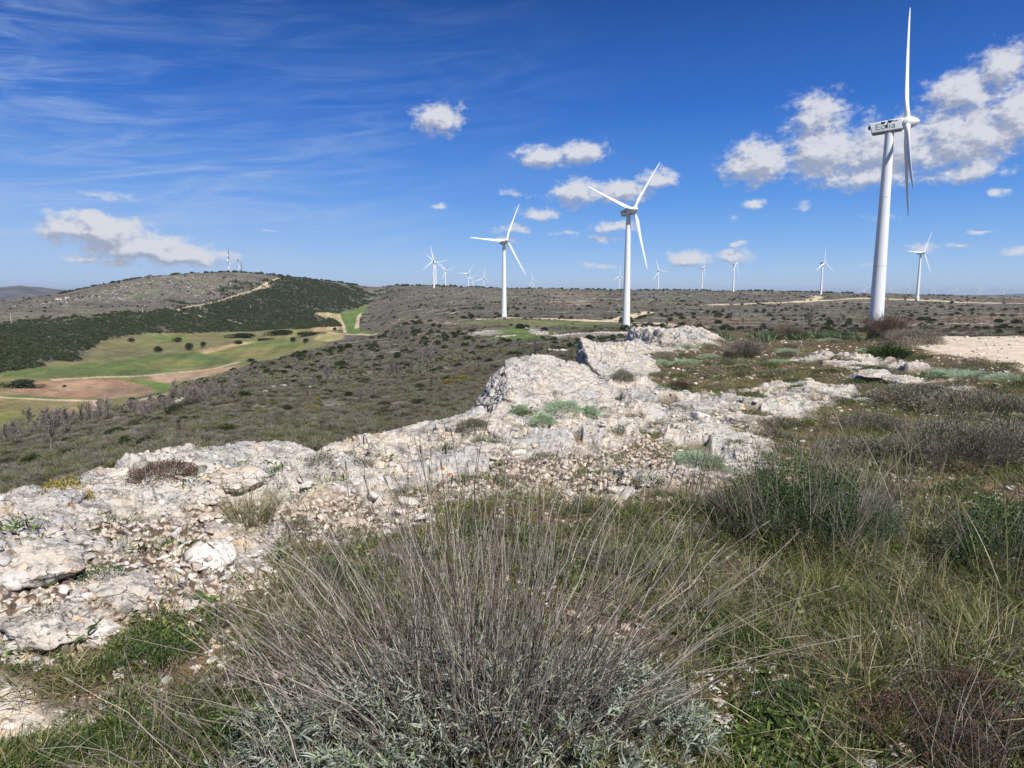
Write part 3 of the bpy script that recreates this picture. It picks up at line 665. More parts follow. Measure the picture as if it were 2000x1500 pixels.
def boulder(px, py, wpx, hm, label, depth=None, seed=1, planes=None, yaw=0., rough=.06, level=6, frac=1., soft=30, sink=.35, group=None, strata=.0, push=0., top=None, crown=None):
    x, y, z = pt(px, py); r = math.hypot(x, y); f = (r+push)/r; x *= f; y *= f; z = float(height(x, y)) if top is None else z
    wm = wpx*math.hypot(x, y)/FPX/2; dp = depth if depth else wm*.8
    if top is not None:      # lift so the crown is at the wanted height
        z = top-hm*(1-sink*1.0)
    if crown is not None:      # size the rock so its crown reaches the height seen in the photo
        d = pxdir(px, crown); hm = float(np.clip((EYE+d[2]/math.hypot(d[0], d[1])*math.hypot(x, y)-z)/(.86-sink), .12, .75))
    me = rock_mesh('boulder', (wm, dp, hm), level, seed, planes, rough, strata=strata, frac=frac, soft=soft)
    o = obj('boulder', me, None, (x, y, z-hm*sink), (0, 0, yaw+math.atan2(-x, y)*1.0))
    return tag(o, label, 'rock', group)
GR = 'limestone outcrops along the ridge edge'
EDG = [ # px, py(base), width px, height m, depth m, seed, label
 (40, 985, 230, .20, .35, 1, 'low pale limestone hump at the far left end of the ledge', 0),
 (-90, 985, 200, .22, .35, 71, 'pale rounded limestone just past the left edge of the ledge', 0),
 (215, 955, 180, .27, .34, 2, 'fractured round limestone boulder right of the yellow-green bush', 0),
 (335, 912, 120, .31, .34, 3, 'left shoulder of the spotted white ledge rock', 0),
 (425, 905, 230, .22, .42, 46, 'white limestone hump with grey lichen behind a dead tuft', 0),
 (545, 893, 170, .30, .42, 48, 'rounded white limestone knob left of the notch in the ledge', 0),
 (665, 893, 100, .34, .34, 6, 'pointed limestone knob right of the notch in the ledge', 0),
 (775, 885, 160, .37, .40, 7, 'smooth domed limestone block in the middle of the ledge', 0),
 (860, 862, 120, .24, .40, 8, 'low limestone shelf below the big slanted slab', 0)]
CROWN = {0: 985, 1: 966, 2: 928, 3: 884, 4: 868, 5: 857, 6: 862, 7: 848, 8: 836}
for i, (px, py, wp, hm, dp, sd_, lb, ps) in enumerate(sorted(EDG)):
    boulder(px, py, wp, hm, lb, dp, sd_+20, None, 0, .05, 6, frac=.8, soft=9, sink=.25, group=GR, strata=.015, crown=CROWN[i])
# the two big tilted slabs (planes: normal, distance; x right, y away)
slabA = [(-.02, -.25, 1, .60), (.42, -.42, 1, .52), (-1, -.15, .55, .60), (-.6, .8, .3, .75), (.9, .3, .3, 1.1), (.1, -1, .75, .66), (0, 1, .1, .8), (0, 0, -1, .8), (-.75, -.75, .6, .70)]
slabB = [(.40, -.42, 1, .46), (-1, -.35, .10, .62), (-.65, -.95, .15, .70), (.9, .1, .3, 1.2), (.3, -1, .9, .72), (0, 1, .1, .8), (0, 0, -1, .8)]
boulder(1040, 800, 290, .84, 'largest slanted limestone slab, rising to a rounded crest', 1.7, 11, slabA, 0, .03, 7, .45, 22, sink=.02, group=GR, strata=.012, push=1.2)
boulder(1190, 742, 165, .70, 'slanted slab with a dark shaded left face behind the largest slab', 2.0, 12, slabB, 0, .03, 7, .5, 26, sink=.0, group=GR, strata=.012, push=.8)
boulder(950, 835, 240, .35, 'flat tilted limestone apron in front of the largest slab', 1.1, 13, None, .3, .05, 6, sink=.45, group=GR, strata=.02)
boulder(1090, 790, 260, .36, 'broad pale limestone shelf right of the largest slab', 1.3, 14, None, .2, .05, 6, sink=.42, group=GR, strata=.02)
boulder(1275, 672, 120, .75, 'limestone crest rock past the dark-faced slab', 1.5, 15, None, .2, .06, 6, sink=.2, group=GR, strata=.02)
boulder(1230, 690, 110, .7, 'pale ridge rock between the slabs and the far crest', 1.6, 16, None, .1, .06, 6, sink=.3, group=GR, strata=.02)
boulder(1350, 662, 110, .75, 'jagged white rock at the far end of the ridge', 1.5, 17, None, .2, .08, 6, sink=.2, group=GR, strata=.02)
boulder(1320, 664, 60, .55, 'small jagged white rock left of the far ridge end', 1.0, 18, None, .2, .09, 5, sink=.2, group=GR)
MID = [(1600, 775, 100, .22, 'grey cracked rock block at the right end of the middle rock band'), (1545, 785, 90, .20, 'pale rock lump beside the grey cracked block'), (1500, 790, 80, .16, 'flat rock in the middle rock band'),
       (1430, 800, 110, .18, 'long flat rock left of the middle rock band'), (1370, 805, 90, .20, 'pale rock behind the silvery cushion'), (1310, 830, 80, .18, 'rounded grey rock left of the silvery cushion'),
       (1690, 785, 36, .14, 'small round stone right of the cracked block'), (1645, 715, 46, .26, 'grey rock standing among low plants near the crest'), (1670, 722, 60, .14, 'low pale rock right of the crest rock'), (1705, 745, 55, .12, 'flat pale stone by the green grass'),
       (1750, 748, 60, .10, 'flat stone slab right of the pale stones'), (1565, 762, 60, .16, 'rock shelf above the middle rock band'), (1450, 905, 120, .12, 'flat beige rock behind the dry stalks'), (1430, 845, 70, .13, 'low cracked rock below the middle band'),
       (1220, 850, 60, .12, 'small rock beside the grey thyme clump'), (1010, 905, 90, .10, 'thin limestone plate among gravel'), (1480, 870, 70, .1, 'half buried rock right of the cracked rock'), (230, 1195, 170, .13, 'cream rock block with a dark rim at lower left'),
       (60, 1390, 190, .09, 'flat cream rock patch at the lower left corner'), (1405, 1410, 60, .06, 'small pink-beige stone under the dead stalks'), (1430, 1450, 34, .04, 'small grey stone below the pink-beige stone'), (1690, 1495, 50, .05, 'pale pink stone at the bottom edge of the photo'),
       (120, 1235, 150, .08, 'low pale rock beside the cream block'), (60, 1110, 160, .08, 'flat pale bedrock lump at the left edge'), (15, 1275, 100, .07, 'rounded bedrock lump below the left edge rocks'), (330, 1005, 150, .12, 'cracked bedrock swelling behind the moss cushions'), (480, 960, 120, .1, 'bedrock swelling in front of the notch'),
       (640, 950, 110, .1, 'bedrock bulge in front of the pointed knob'), (155, 1010, 120, .08, 'dimpled bedrock slab in front of the fractured boulder')]
for i, (px, py, wp, hm, lb) in enumerate(MID):
    boulder(px, py, wp, hm, lb, None, 100+i, None, rng.random()*1.0-.5, .07, 5, sink=.3, group='smaller limestone rocks on the ridge', strata=.02)

# loose stones: the 280 largest as objects, the rest gravel
stone_me = [rock_mesh('loose_stone', (1, .8, .55), 3, 300+i, None, .06, material=m_stone) for i in range(8)]
def sample_near(n, r0, r1, ph0=-48, ph1=62, pw=0.):
    n = int(n*1.25)
    """uniform in log range = equal cover on the picture"""
    a = np.radians(rng.uniform(ph0, ph1, n)); u = rng.random(n); lr = math.log(r0)+(math.log(r1)-math.log(r0))*u
    r = np.exp(lr); return r*np.sin(a), r*np.cos(a)
def onridge(x, y, k=1.06):
    r = np.hypot(x, y); e = np.exp(np.interp(np.arctan2(x, y), PHI, LRT[2])); return r < e*k
x, y = sample_near(2000, 2.0, 22, -40, 38); zr, zg, zd = zones(x, y); ok = onridge(x, y, 1.0) & ((zg > .4) | ((zr > .3) & (rng.random(len(x)) < .35)) | (rng.random(len(x)) < .12)) & (zd < .2)
x, y = x[ok][:280], y[ok][:280]; z = height(x, y)
for i in range(len(x)):
    s = (.014+.085*rng.random()**4*(1 if zg[ok][i] > .3 or zr[ok][i] > .3 else .15))+.003*math.hypot(x[i], y[i])
    tag(obj('loose_stone', stone_me[i % 8], None, (x[i], y[i], z[i]-s*.05), (rng.normal()*.25, rng.normal()*.25, rng.random()*6.3), (s*1.2, s*1.2, s)),
        'small loose limestone fragment lying on the stony ridge top', 'stone', 'loose stones scattered over the ridge top')

def scatter(name, protos, x, y, z, scl, label, cat, tilt=.0, kind='stuff', idx=None, zs=None, rz=None):
    n = len(x); col = bpy.data.collections.new(name+'_source')
    for i, pm in enumerate(protos):
        o = bpy.data.objects.new('%s_kind' % name, pm); col.objects.link(o)
    me = bpy.data.meshes.new(name); me.vertices.add(n); me.vertices.foreach_set('co', np.stack([x, y, z], 1).astype(np.float32).ravel())
    a = me.attributes.new('rot', 'FLOAT_VECTOR', 'POINT'); a.data.foreach_set('vector', np.stack([rng.normal(size=n)*tilt, rng.normal(size=n)*tilt, rng.random(n)*6.283 if rz is None else rz], 1).astype(np.float32).ravel())
    a = me.attributes.new('scl', 'FLOAT_VECTOR', 'POINT'); a.data.foreach_set('vector', np.stack([scl, scl, scl*(1 if zs is None else zs)], 1).astype(np.float32).ravel())
    a = me.attributes.new('idx', 'INT', 'POINT'); a.data.foreach_set('value', (rng.integers(0, len(protos), n) if idx is None else idx).astype(np.int32))
    o = bpy.data.objects.new(name, me); SC.collection.objects.link(o)
    ng = bpy.data.node_groups.new(name, 'GeometryNodeTree')
    ng.interface.new_socket('Geometry', in_out='INPUT', socket_type='NodeSocketGeometry'); ng.interface.new_socket('Geometry', in_out='OUTPUT', socket_type='NodeSocketGeometry')
    T = NT(ng); gi = T.add('NodeGroupInput'); go = T.add('NodeGroupOutput')
    ci = T.add('GeometryNodeCollectionInfo'); ci.inputs[0].default_value = col; ci.inputs[1].default_value = True; ci.inputs[2].default_value = True
    ip = T.add('GeometryNodeInstanceOnPoints'); ip.inputs['Pick Instance'].default_value = True
    na = T.add('GeometryNodeInputNamedAttribute', data_type='INT'); na.inputs[0].default_value = 'idx'
    nr = T.add('GeometryNodeInputNamedAttribute', data_type='FLOAT_VECTOR'); nr.inputs[0].default_value = 'rot'
    ns = T.add('GeometryNodeInputNamedAttribute', data_type='FLOAT_VECTOR'); ns.inputs[0].default_value = 'scl'
    L = T.l; L.new(gi.outputs[0], ip.inputs['Points']); L.new(ci.outputs[0], ip.inputs['Instance']); L.new(na.outputs[0], ip.inputs['Instance Index'])
    L.new(nr.outputs[0], ip.inputs['Rotation']); L.new(ns.outputs[0], ip.inputs['Scale']); L.new(ip.outputs[0], go.inputs[0])
    md = o.modifiers.new('scatter', 'NODES'); md.node_group = ng
    return tag(o, label, cat, None, kind)

x, y = sample_near(60000, 1.7, 30); zr, zg, zd = zones(x, y); u = rng.random(len(x))
ok = onridge(x, y, 1.02) & (((zg > .3) & (u < .8)) | ((zr > .4) & (u < .14)) | (u < np.where((np.hypot(x, y) > 5) & (fbm(x/1.6+3, y/1.3, 3) > .0), .30, np.where(fbm(x/.55+77, y/.4, 4) > .15, .22, .05))) | ((zd > .5) & (u < .15)))
x, y = x[ok], y[ok]; s = (.006+.020*rng.random(len(x))**2)*(1+.07*np.hypot(x, y))
scatter('gravel', stone_me, x, y, height(x, y)+s*.1, s, 'fine pale limestone gravel covering the ridge top', 'gravel', .3)

# ------------------------------------------------------------------ plant materials
m_grassg = plant_mat('green_grass', [(0, (.05, .085, .018)), (.4, (.13, .18, .04)), (.62, (.25, .26, .08)), (.78, (.38, .32, .17)), (1, (.54, .46, .30))], .75, .35)
m_grassd = plant_mat('dry_grass', [(0, (.035, .06, .015)), (.35, (.11, .14, .04)), (.58, (.26, .235, .12)), (.8, (.50, .42, .26)), (1, (.70, .62, .45))], .75, .35)
m_stalk = plant_mat('dead_stalk', [(0, (.045, .036, .03)), (.35, (.145, .12, .102)), (.68, (.28, .245, .21)), (1, (.60, .53, .43))], .7, 0, .1)
m_silver = plant_mat('silver_leaf', [(0, (.09, .10, .07)), (.4, (.25, .27, .21)), (.72, (.42, .45, .37)), (.85, (.24, .33, .13)), (1, (.18, .32, .06))], .8, .10, .05)
m_cushion = plant_mat('silvery_cushion', [(0, (.22, .30, .18)), (.5, (.38, .48, .32)), (1, (.56, .66, .48))], .85, .15)
m_thyme = plant_mat('grey_thyme', [(0, (.035, .04, .024)), (.35, (.11, .11, .065)), (.7, (.24, .22, .16)), (1, (.46, .40, .32))], .85, .05, .4)
m_dkgreen = plant_mat('dark_shrub', [(0, (.018, .032, .012)), (.4, (.045, .08, .025)), (.8, (.10, .15, .05)), (1, (.20, .25, .12))], .7, .12, .25)
m_juniper = plant_mat('juniper_leaf', [(0, (.018, .028, .012)), (.6, (.04, .055, .022)), (1, (.075, .09, .04))], .8, .05, .4)
m_pine = plant_mat('pine_leaf', [(0, (.028, .040, .016)), (.5, (.055, .072, .028)), (1, (.10, .115, .055))], .85, .05, .5)
m_scrub = plant_mat('hill_scrub', [(0, (.055, .06, .03)), (.22, (.12, .108, .072)), (.42, (.19, .17, .135)), (.6, (.235, .21, .18)), (.72, (.14, .155, .06)), (.88, (.10, .12, .04)), (1, (.32, .28, .20))], .9, .1, .7)
m_bare = plant_mat('bare_twigs', [(0, (.11, .09, .08)), (.5, (.20, .17, .155)), (1, (.30, .26, .235))], .85, 0, .5)
m_iris = plant_mat('iris_leaf', [(0, (.045, .09, .04)), (.6, (.10, .17, .085)), (1, (.22, .26, .13))], .5, .2, .2)
m_purple = plant_mat('purple_mat', [(0, (.045, .03, .025)), (.3, (.07, .085, .03)), (.6, (.15, .07, .065)), (.85, (.20, .11, .09)), (1, (.14, .16, .07))], .8, .12, .2)
m_gorse = plant_mat('gorse_flower', [(0, (.05, .06, .015)), (.35, (.09, .10, .02)), (.55, (.45, .32, .01)), (1, (.68, .50, .02))], .7, .15, .2)
m_redtwig = plant_mat('reddish_twigs', [(0, (.06, .04, .03)), (.5, (.13, .09, .065)), (1, (.22, .16, .12))], .85, 0, .2)
m_herb = plant_mat('herb_leaf', [(0, (.03, .055, .016)), (.45, (.075, .12, .03)), (.75, (.15, .22, .045)), (.9, (.26, .35, .09)), (1, (.30, .14, .07))], .5, .3, .2)
m_bark = plain('bark', (.12, .095, .075), .9, 0, .25, 2)
m_moss = plant_mat('black_moss', [(0, (.015, .014, .012)), (.7, (.04, .038, .034)), (1, (.07, .065, .055))], .95, 0, .3)

# ------------------------------------------------------------------ plant makers
def disc(n, a, b):
    t = rng.random(n)*2*np.pi; r = np.sqrt(rng.random(n)); return np.stack([a*r*np.cos(t), b*r*np.sin(t), np.zeros(n)], 1)
def tuft_mesh(name, n, L0, L1, spread, wd, bend, mat_, base=.1, S=3, lean=.45):
    b = disc(n, base, base); d = b/base*lean*.9+rng.normal(size=(n, 3))*lean*.45; d[:, 2] = 1
    L = rng.uniform(L0, L1, n); mb = MB(); mb.add(*blades(b*spread, d, L, np.full(n, wd)*rng.uniform(.6, 1.3, n), rng.uniform(0, bend, n), S)); return mb.mesh(name, mat_)
def cushion_mesh(name, rad, h, n, leaf, wd, mat_, twigs=0, tm=None, up=.5, lump=.25):
    """dome of small leaflets with an uneven outline"""
    d = rdir(n); d[:, 2] = np.abs(d[:, 2]); sh = 1+lump*fbm3(d*2.3+rng.random(3)*9, 3); rr = (.55+.45*rng.random(n)**.5)*sh
    c = d*rr[:, None]*np.array([rad, rad, h]); dd = rdir(n)*.7+d+np.array([0, 0, up])
    mb = MB(); mb.add(*leaves(c, dd, rng.uniform(.6, 1.4, n)*leaf, rng.uniform(.6, 1.3, n)*wd)); return mb.mesh(name, mat_)
def twig_mesh(name, n, L0, L1, rad, spread, base, mat_, S=5, fork=2, curve=.25, tip=.5):
    b = disc(n, base, base); d = b/base*spread+rng.normal(size=(n, 3))*.18*spread; d[:, 2] = 1; d /= np.linalg.norm(d, axis=1)[:, None]
    L = rng.uniform(L0, L1, n); t = np.linspace(0, 1, S)
    def path(b, d, L):
        k = len(b); w1 = rng.normal(size=(k, 3))*curve*.35; w2 = rng.normal(size=(k, 3))*curve*.2
        P_ = b[:, None]+d[:, None]*(L[:, None]*t)[..., None]+(w1[:, None]*(t**2)[None, :, None]+w2[:, None]*np.sin(t*5)[None, :, None]*.4)*L[:, None, None]; return P_
    P_ = path(b, d, L); mb = MB(); mb.add(*tubes(P_, np.full((n, 1), rad)*np.linspace(1, tip, S)[None], 3))
    for f in range(fork):
        k = rng.integers(1, S-1, n); bb = P_[np.arange(n), k]; dd = d+rng.normal(size=(n, 3))*.38; dd /= np.linalg.norm(dd, axis=1)[:, None]
        P2 = path(bb, dd, L*rng.uniform(.25, .55, n)); mb.add(*tubes(P2, np.full((n, 1), rad*.7)*np.linspace(1, tip, S)[None], 3))
    return mb
# ------------------------------------------------------------------ main dead-stalk lavender in front
def lavender(name_loc, a, b, nst, L0, L1, nleaf, label, mound=.26, spread=1.0, lw=1.0, lean=0.):
    root = empty('lavender_bush', name_loc, 0, label=label, cat='bush')
    d0 = disc(nst, 1, 1); rr = np.hypot(d0[:, 0], d0[:, 1]); base = d0*np.array([a*.55, b*.55, 0]); base[:, 2] = mound*.25*(1-rr**2)
    d = np.stack([d0[:, 0]*np.abs(d0[:, 0])**.3*spread*.95+lean, d0[:, 1]*spread*.50+.10, np.ones(nst)], 1)+rng.normal(size=(nst, 3))*.17
    d /= np.linalg.norm(d, axis=1)[:, None]; L = (L0+(L1-L0)*rng.random(nst)**1.4)*(1-.1*rr); S = 9; t = np.linspace(0, 1, S)
    hor = d.copy(); hor[:, 2] = 0
    P_ = base[:, None]+d[:, None]*(L[:, None]*t)[..., None]+(hor*.20+rng.normal(size=(nst, 3))*.045)[:, None]*(t**2)[None, :, None]*L[:, None, None]+(rng.normal(size=(nst, 3))*.016)[:, None]*np.sin(t*6.3)[None, :, None]+rng.normal(size=(nst, S, 3))*np.array([.006, .006, .003])*(t[None, :, None] > .05)
    P_[..., 2] -= (np.linalg.norm(hor, axis=1)*L*.16)[:, None]*(t**2.2)[None]
    rad = np.interp(t, [0, .6, 1], [1.25, .9, .55])[None]*rng.uniform(.0007, .0019, nst)[:, None]
    rn = rng.random(nst); mb = MB(); mb.add(*tubes(P_, rad, 4, rn))
    # seed heads and little spent whorls near the tips
    k = rng.random(nst) < .75; PP = P_[k]; n = len(PP); tipd = PP[:, -1]-PP[:, -2]; tipd /= np.linalg.norm(tipd, axis=1)[:, None]
    q = np.linspace(0, 1, 6); H = PP[:, -1][:, None]+tipd[:, None]*(q*.035)[None, :, None]
    mb.add(*tubes(H, np.array([.0008, .0026, .0022, .0028, .002, .0004])[None]*rng.uniform(.7, 1.3, n)[:, None], 4, rn[k]*.6))
    # side branchlets
    k = rng.integers(0, nst, int(nst*1.1)); j = rng.integers(3, S-2, len(k)); bb = P_[k, j]; dd = (P_[k, j+1]-P_[k, j]); dd /= np.linalg.norm(dd, axis=1)[:, None]
    dd = dd+rng.normal(size=dd.shape)*.3; tt = np.linspace(0, 1, 5); LL = rng.uniform(.08, .3, len(k)); P2 = bb[:, None]+dd[:, None]*(LL[:, None]*tt)[..., None]
    mb.add(*tubes(P2, np.full((len(k), 1), .0008)*np.linspace(1, .6, 5)[None], 3, rn[k]))
    st = obj('stalks', mb.mesh('stalks', m_stalk), root); st['kind'] = 'stuff'
    # grey leaves: short leafy shoots
    ns = nleaf//11; s0 = disc(ns, 1, 1); r0 = np.hypot(s0[:, 0], s0[:, 1]); lum = fbm(s0[:, 0]*2.3+4, s0[:, 1]*2.3, 3)
    sb = s0*np.array([a, b, 0]); sb[:, 2] = mound*np.clip((1-r0**2)**.6+.75*lum, .02, 2)*rng.uniform(.25, 1, ns)
    sdv = np.stack([s0[:, 0]*.9, s0[:, 1]*.9, np.ones(ns)], 1)+rng.normal(size=(ns, 3))*.45; sdv /= np.linalg.norm(sdv, axis=1)[:, None]
    kk = np.repeat(np.arange(ns), 11); tt = np.tile(np.linspace(0, 1, 11), ns); SL = rng.uniform(.035, .09, ns)
    c = sb[kk]+sdv[kk]*(SL[kk]*tt)[:, None]; dl = sdv[kk]*.9+rdir(len(kk))*.75
    rn2 = np.clip(rng.random(ns)[kk]*.6+rng.random(len(kk))*.4, 0, 1)
    L_ = rng.uniform(.016, .040, len(kk))*lw; mb = MB()
    mb.add(*blades(c, dl, L_, np.full(len(kk), .0046)*rng.uniform(.7, 1.3, len(kk))*lw, rng.uniform(-.1, .35, len(kk)), 2, rn2))
    obj('foliage', mb.mesh('foliage', m_silver), root)
    # dead litter core
    mb = twig_mesh('core', 420, .06, .2, .0013, 1.3, .5, m_stalk); V = np.concatenate(mb.V)*np.array([a*1.5, b*1.5, 1.]);
    co = obj('woody_core', mb.mesh('woody_core', m_stalk), root, scale=(a*1.4, b*1.4, 1)); co['kind'] = 'stuff'
    return root
lavender((-.12, 2.22, .0), .84, .50, 720, .38, 1.15, 20000, 'big grey lavender bush with hundreds of tall dead stalks, front centre', .27, .92, 1.4)
lavender((-.70, 1.86, .0), .35, .22, 46, .5, .85, 2500, 'smaller stalky lavender leaning left at the bottom left corner', .08, .9, 1.3, -.75)
x, y, z = pt(1560, 1010)
def shrub(px, py, w_m, h_m, mat_, n, leaf, wd, name, label, cat, twn=0, twL=(.2, .4), twmat=None, group=None, sink=0., lump=.3, twsp=.6, twr=.0012):
    if mat_ is m_dkgreen: lump = .75
    x, y, z = pt(px, py); root = empty(name, (x, y, z-sink), rng.random()*6.28, label=label, cat=cat, group=group)
    obj('foliage', cushion_mesh('foliage', w_m/2, h_m, n, leaf, wd, mat_, lump=lump), root)
    if twn:
        o = obj('stalks', twig_mesh('stalks', twn, twL[0], twL[1], twr, twsp, w_m*.35, twmat or m_stalk).mesh('stalks', twmat or m_stalk), root); o['kind'] = 'stuff'
    return root
shrub(1555, 1060, 1.0, .46, m_dkgreen, 34000, .016, .008, 'evergreen_shrub', 'dark green leafy shrub with dead stalks right of the front bush', 'bush', 260, (.35, .72), twsp=.5)
shrub(1420, 1010, .40, .20, m_grassd, 2500, .03, .004, 'evergreen_shrub', 'thin stalky tussock left of the dark green shrub', 'bush', 120, (.2, .5), twsp=.6)
shrub(1690, 1040, .5, .26, m_silver, 7000, .03, .005, 'lavender_bush', 'grey leafed bush between the dark shrub and the right edge', 'bush', 170, (.25, .55), twsp=.55)
shrub(1960, 1110, .7, .36, m_dkgreen, 20000, .014, .007, 'evergreen_shrub', 'dark green shrub at the right edge of the photo', 'bush', 60, (.2, .5))
shrub(1860, 905, 1.15, .34, m_thyme, 22000, .028, .006, 'thorny_shrub', 'wide grey thorny shrub with deep shade under it, right edge', 'bush', 420, (.2, .42), twsp=.9)
shrub(1990, 890, .9, .34, m_thyme, 12000, .028, .006, 'thorny_shrub', 'grey thorny shrub cut by the right edge', 'bush', 260, (.2, .42), twsp=.9)
shrub(1700, 890, .7, .16, m_thyme, 9000, .022, .006, 'thorny_shrub', 'low grey shrub left of the wide thorny shrub', 'bush', 120, (.1, .22), twsp=.9)
shrub(1700, 840, .8, .18, m_thyme, 9000, .022, .006, 'thorny_shrub', 'low grey shrub behind the tall grass stalks', 'bush', 120, (.1, .24), twsp=.9)
shrub(1800, 790, 1.4, .26, m_thyme, 12000, .035, .009, 'thorny_shrub', 'grey brown shrub row below the gravel road', 'bush', 260, (.15, .4), twsp=1)
shrub(1905, 800, 1.6, .22, m_thyme, 10000, .035, .009, 'thorny_shrub', 'spreading grey shrub right of the shrub row below the road', 'bush', 220, (.15, .35), twsp=1)
shrub(1452, 698, .95, .42, m_thyme, 9000, .05, .010, 'thorny_shrub', 'round grey leafless shrub alone in front of the iris leaves', 'bush', 420, (.25, .5), m_bare, twsp=.9, twr=.003)
shrub(1728, 662, 1.2, .75, m_redtwig, 4000, .09, .012, 'thorny_shrub', 'reddish brown twiggy bush at the foot of the nearest turbine', 'bush', 520, (.5, 1.05), m_redtwig, twsp=.75, twr=.004)
shrub(1540, 662, 1.3, .45, m_redtwig, 4000, .08, .012, 'thorny_shrub', 'brown twiggy shrub behind the iris row', 'bush', 300, (.3, .6), m_redtwig, twsp=.9, twr=.004)
shrub(1780, 672, 1.8, .5, m_thyme, 7000, .06, .012, 'thorny_shrub', 'grey shrubs between the reddish bush and the road', 'bush', 300, (.3, .6), m_bare, twsp=.9, twr=.003)
shrub(1735, 700, 1.1, .30, m_dkgreen, 9000, .04, .014, 'evergreen_shrub', 'low green bush left of the road end', 'bush')
shrub(125, 985, .34, .22, m_gorse, 7000, .010, .007, 'gorse_bush', 'yellow-green bush growing behind the ledge at left', 'bush', 40, (.1, .2))
shrub(490, 1025, .34, .16, m_grassd, 300, .03, .004, 'grass_tussock', 'dry broom tuft standing alone on the gravel at left', 'grass', 200, (.15, .26), m_grassd, twsp=.7)
shrub(1325, 765, .42, .17, m_purple, 9000, .012, .006, 'hedgehog_cushion', 'dark reddish rounded cushion plant beside the pale rocks', 'plant')
shrub(320, 955, .5, .12, m_purple, 7000, .012, .006, 'thyme_cushion', 'dark thyme cushion with dead twigs on the ledge', 'plant', 90, (.06, .18))
shrub(925, 845, .42, .15, m_thyme, 6000, .016, .005, 'thyme_cushion', 'grey thyme clump at the left foot of the slabs', 'plant', 60, (.08, .18))
shrub(1215, 760, .45, .18, m_thyme, 5000, .018, .006, 'thyme_cushion', 'dark tuft growing on the shelf right of the largest slab', 'plant', 80, (.1, .24))
# purple mat, lower right
for (px, py, w_, lb) in ((1790, 1440, .40, 'purple-brown mat of sedum at lower right'), (1900, 1380, .34, 'dark reddish green mat behind the purple mat'), (1960, 1470, .3, 'brownish thyme mat in the bottom right corner'), (1880, 1500, .3, 'grey-brown mat at the bottom edge by the purple mat')):
    shrub(px, py, w_, .10, m_purple, 9000, .007, .0045, 'sedum_mat', lb, 'plant', lump=.5)
# silvery cushions
SIL = [(1100, 835, .50, 'bright silvery green cushion stretched over the pale shelf'), (1060, 840, .34, 'silvery cushion at the left of the bright one'), (1150, 830, .3, 'silvery cushion right of the bright one'), (1378, 800, .5, 'round silvery green cushion beside the middle rock band'),
       (1350, 905, .42, 'pale silvery cushion on the gravel in front of stalks'), (1390, 915, .3, 'silvery cushion half hidden by stalks'), (1340, 712, .8, 'silvery mat behind the dark-faced slab'), (1290, 715, .6, 'silvery tuft close to the dark-faced slab'), (1345, 680, .9, 'small silvery clump before the far ridge end'),
       (1385, 700, .7, 'silvery patch left of the round grey shrub'), (1540, 690, .8, 'grey-green patch in front of the iris row'), (1620, 668, 1., 'silver clump among stones near the crest'), (1850, 735, .9, 'pale green cushion row on the right slope'), (1900, 738, .9, 'silvery cushion right of the pale green row'), (1960, 742, .7, 'silvery cushion near the right edge'),
       (1760, 765, .5, 'silvery tuft by the flat stone slab'), (1015, 805, .3, 'tiny silvery clump on the apron rock'), (1520, 712, .7, 'low silvery plant right of the grey shrub'), (1700, 690, .8, 'greyish green clump near the pale crest rocks')]
for (px, py, w_, lb) in SIL: shrub(px, py, w_*.9, .10+.03*w_, m_cushion, 5200, .022, .006, 'silvery_cushion', lb, 'plant', group='silvery cushion plants on the ridge', lump=.45)
# black moss balls
x0 = [(120, 1085), (150, 1092), (60, 1075), (200, 1065), (230, 1072), (395, 945), (455, 925), (250, 1130), (235, 1140), (175, 1105), (90, 1105), (500, 905), (485, 880), (205, 952), (1250, 935), (1010, 870), (560, 885), (270, 1150)]
mo = [cushion_mesh('moss_ball', 1, .5, 2600, .05, .04, m_moss, lump=.15) for _ in range(3)]
for i, (px, py) in enumerate(x0):
    x, y, z = pt(px, py); s = .035+.02*rng.random()
    tag(obj('moss_ball', mo[i % 3], None, (x, y, z), (0, 0, i), (s*1.2, s, s*.8)), 'small black moss ball in a hollow of the pale rock', 'moss', 'black moss balls on the pale rock')
# iris clumps
IR = [(1418, 664), (1490, 664), (1502, 668), (1520, 662), (1532, 662), (1545, 664), (1558, 661), (1570, 663), (1582, 662), (1595, 662), (1606, 662), (1618, 663), (1628, 663), (1640, 664), (1650, 664), (1684, 668), (1510, 660), (1563, 665), (1475, 662), (1412, 660)]
irm = [tuft_mesh('iris_leaves', int(rng.integers(26, 60)), .16, rng.uniform(.36, .5), 1, .03, .45, m_iris, rng.uniform(.18, .34), 5, .6) for _ in range(7)]
for i, (px, py) in enumerate(IR):
    x, y, z = pt(px, py); s = 1.3* (1.15 if i < 3 else .9)*rng.uniform(.85, 1.15)
    lb = {0: 'sword-leaved green iris clump standing alone at the left', 1: 'biggest green iris clump at the left end of the row', 15: 'iris clump alone near the turbine foot'}.get(i, 'green sword-leaved iris clump in the row along the crest')
    tag(obj('iris_clump', irm[i % 7], None, (x, y, z), (0, 0, i*1.3), (s, s, s)), lb, 'plant', 'iris clumps along the crest')
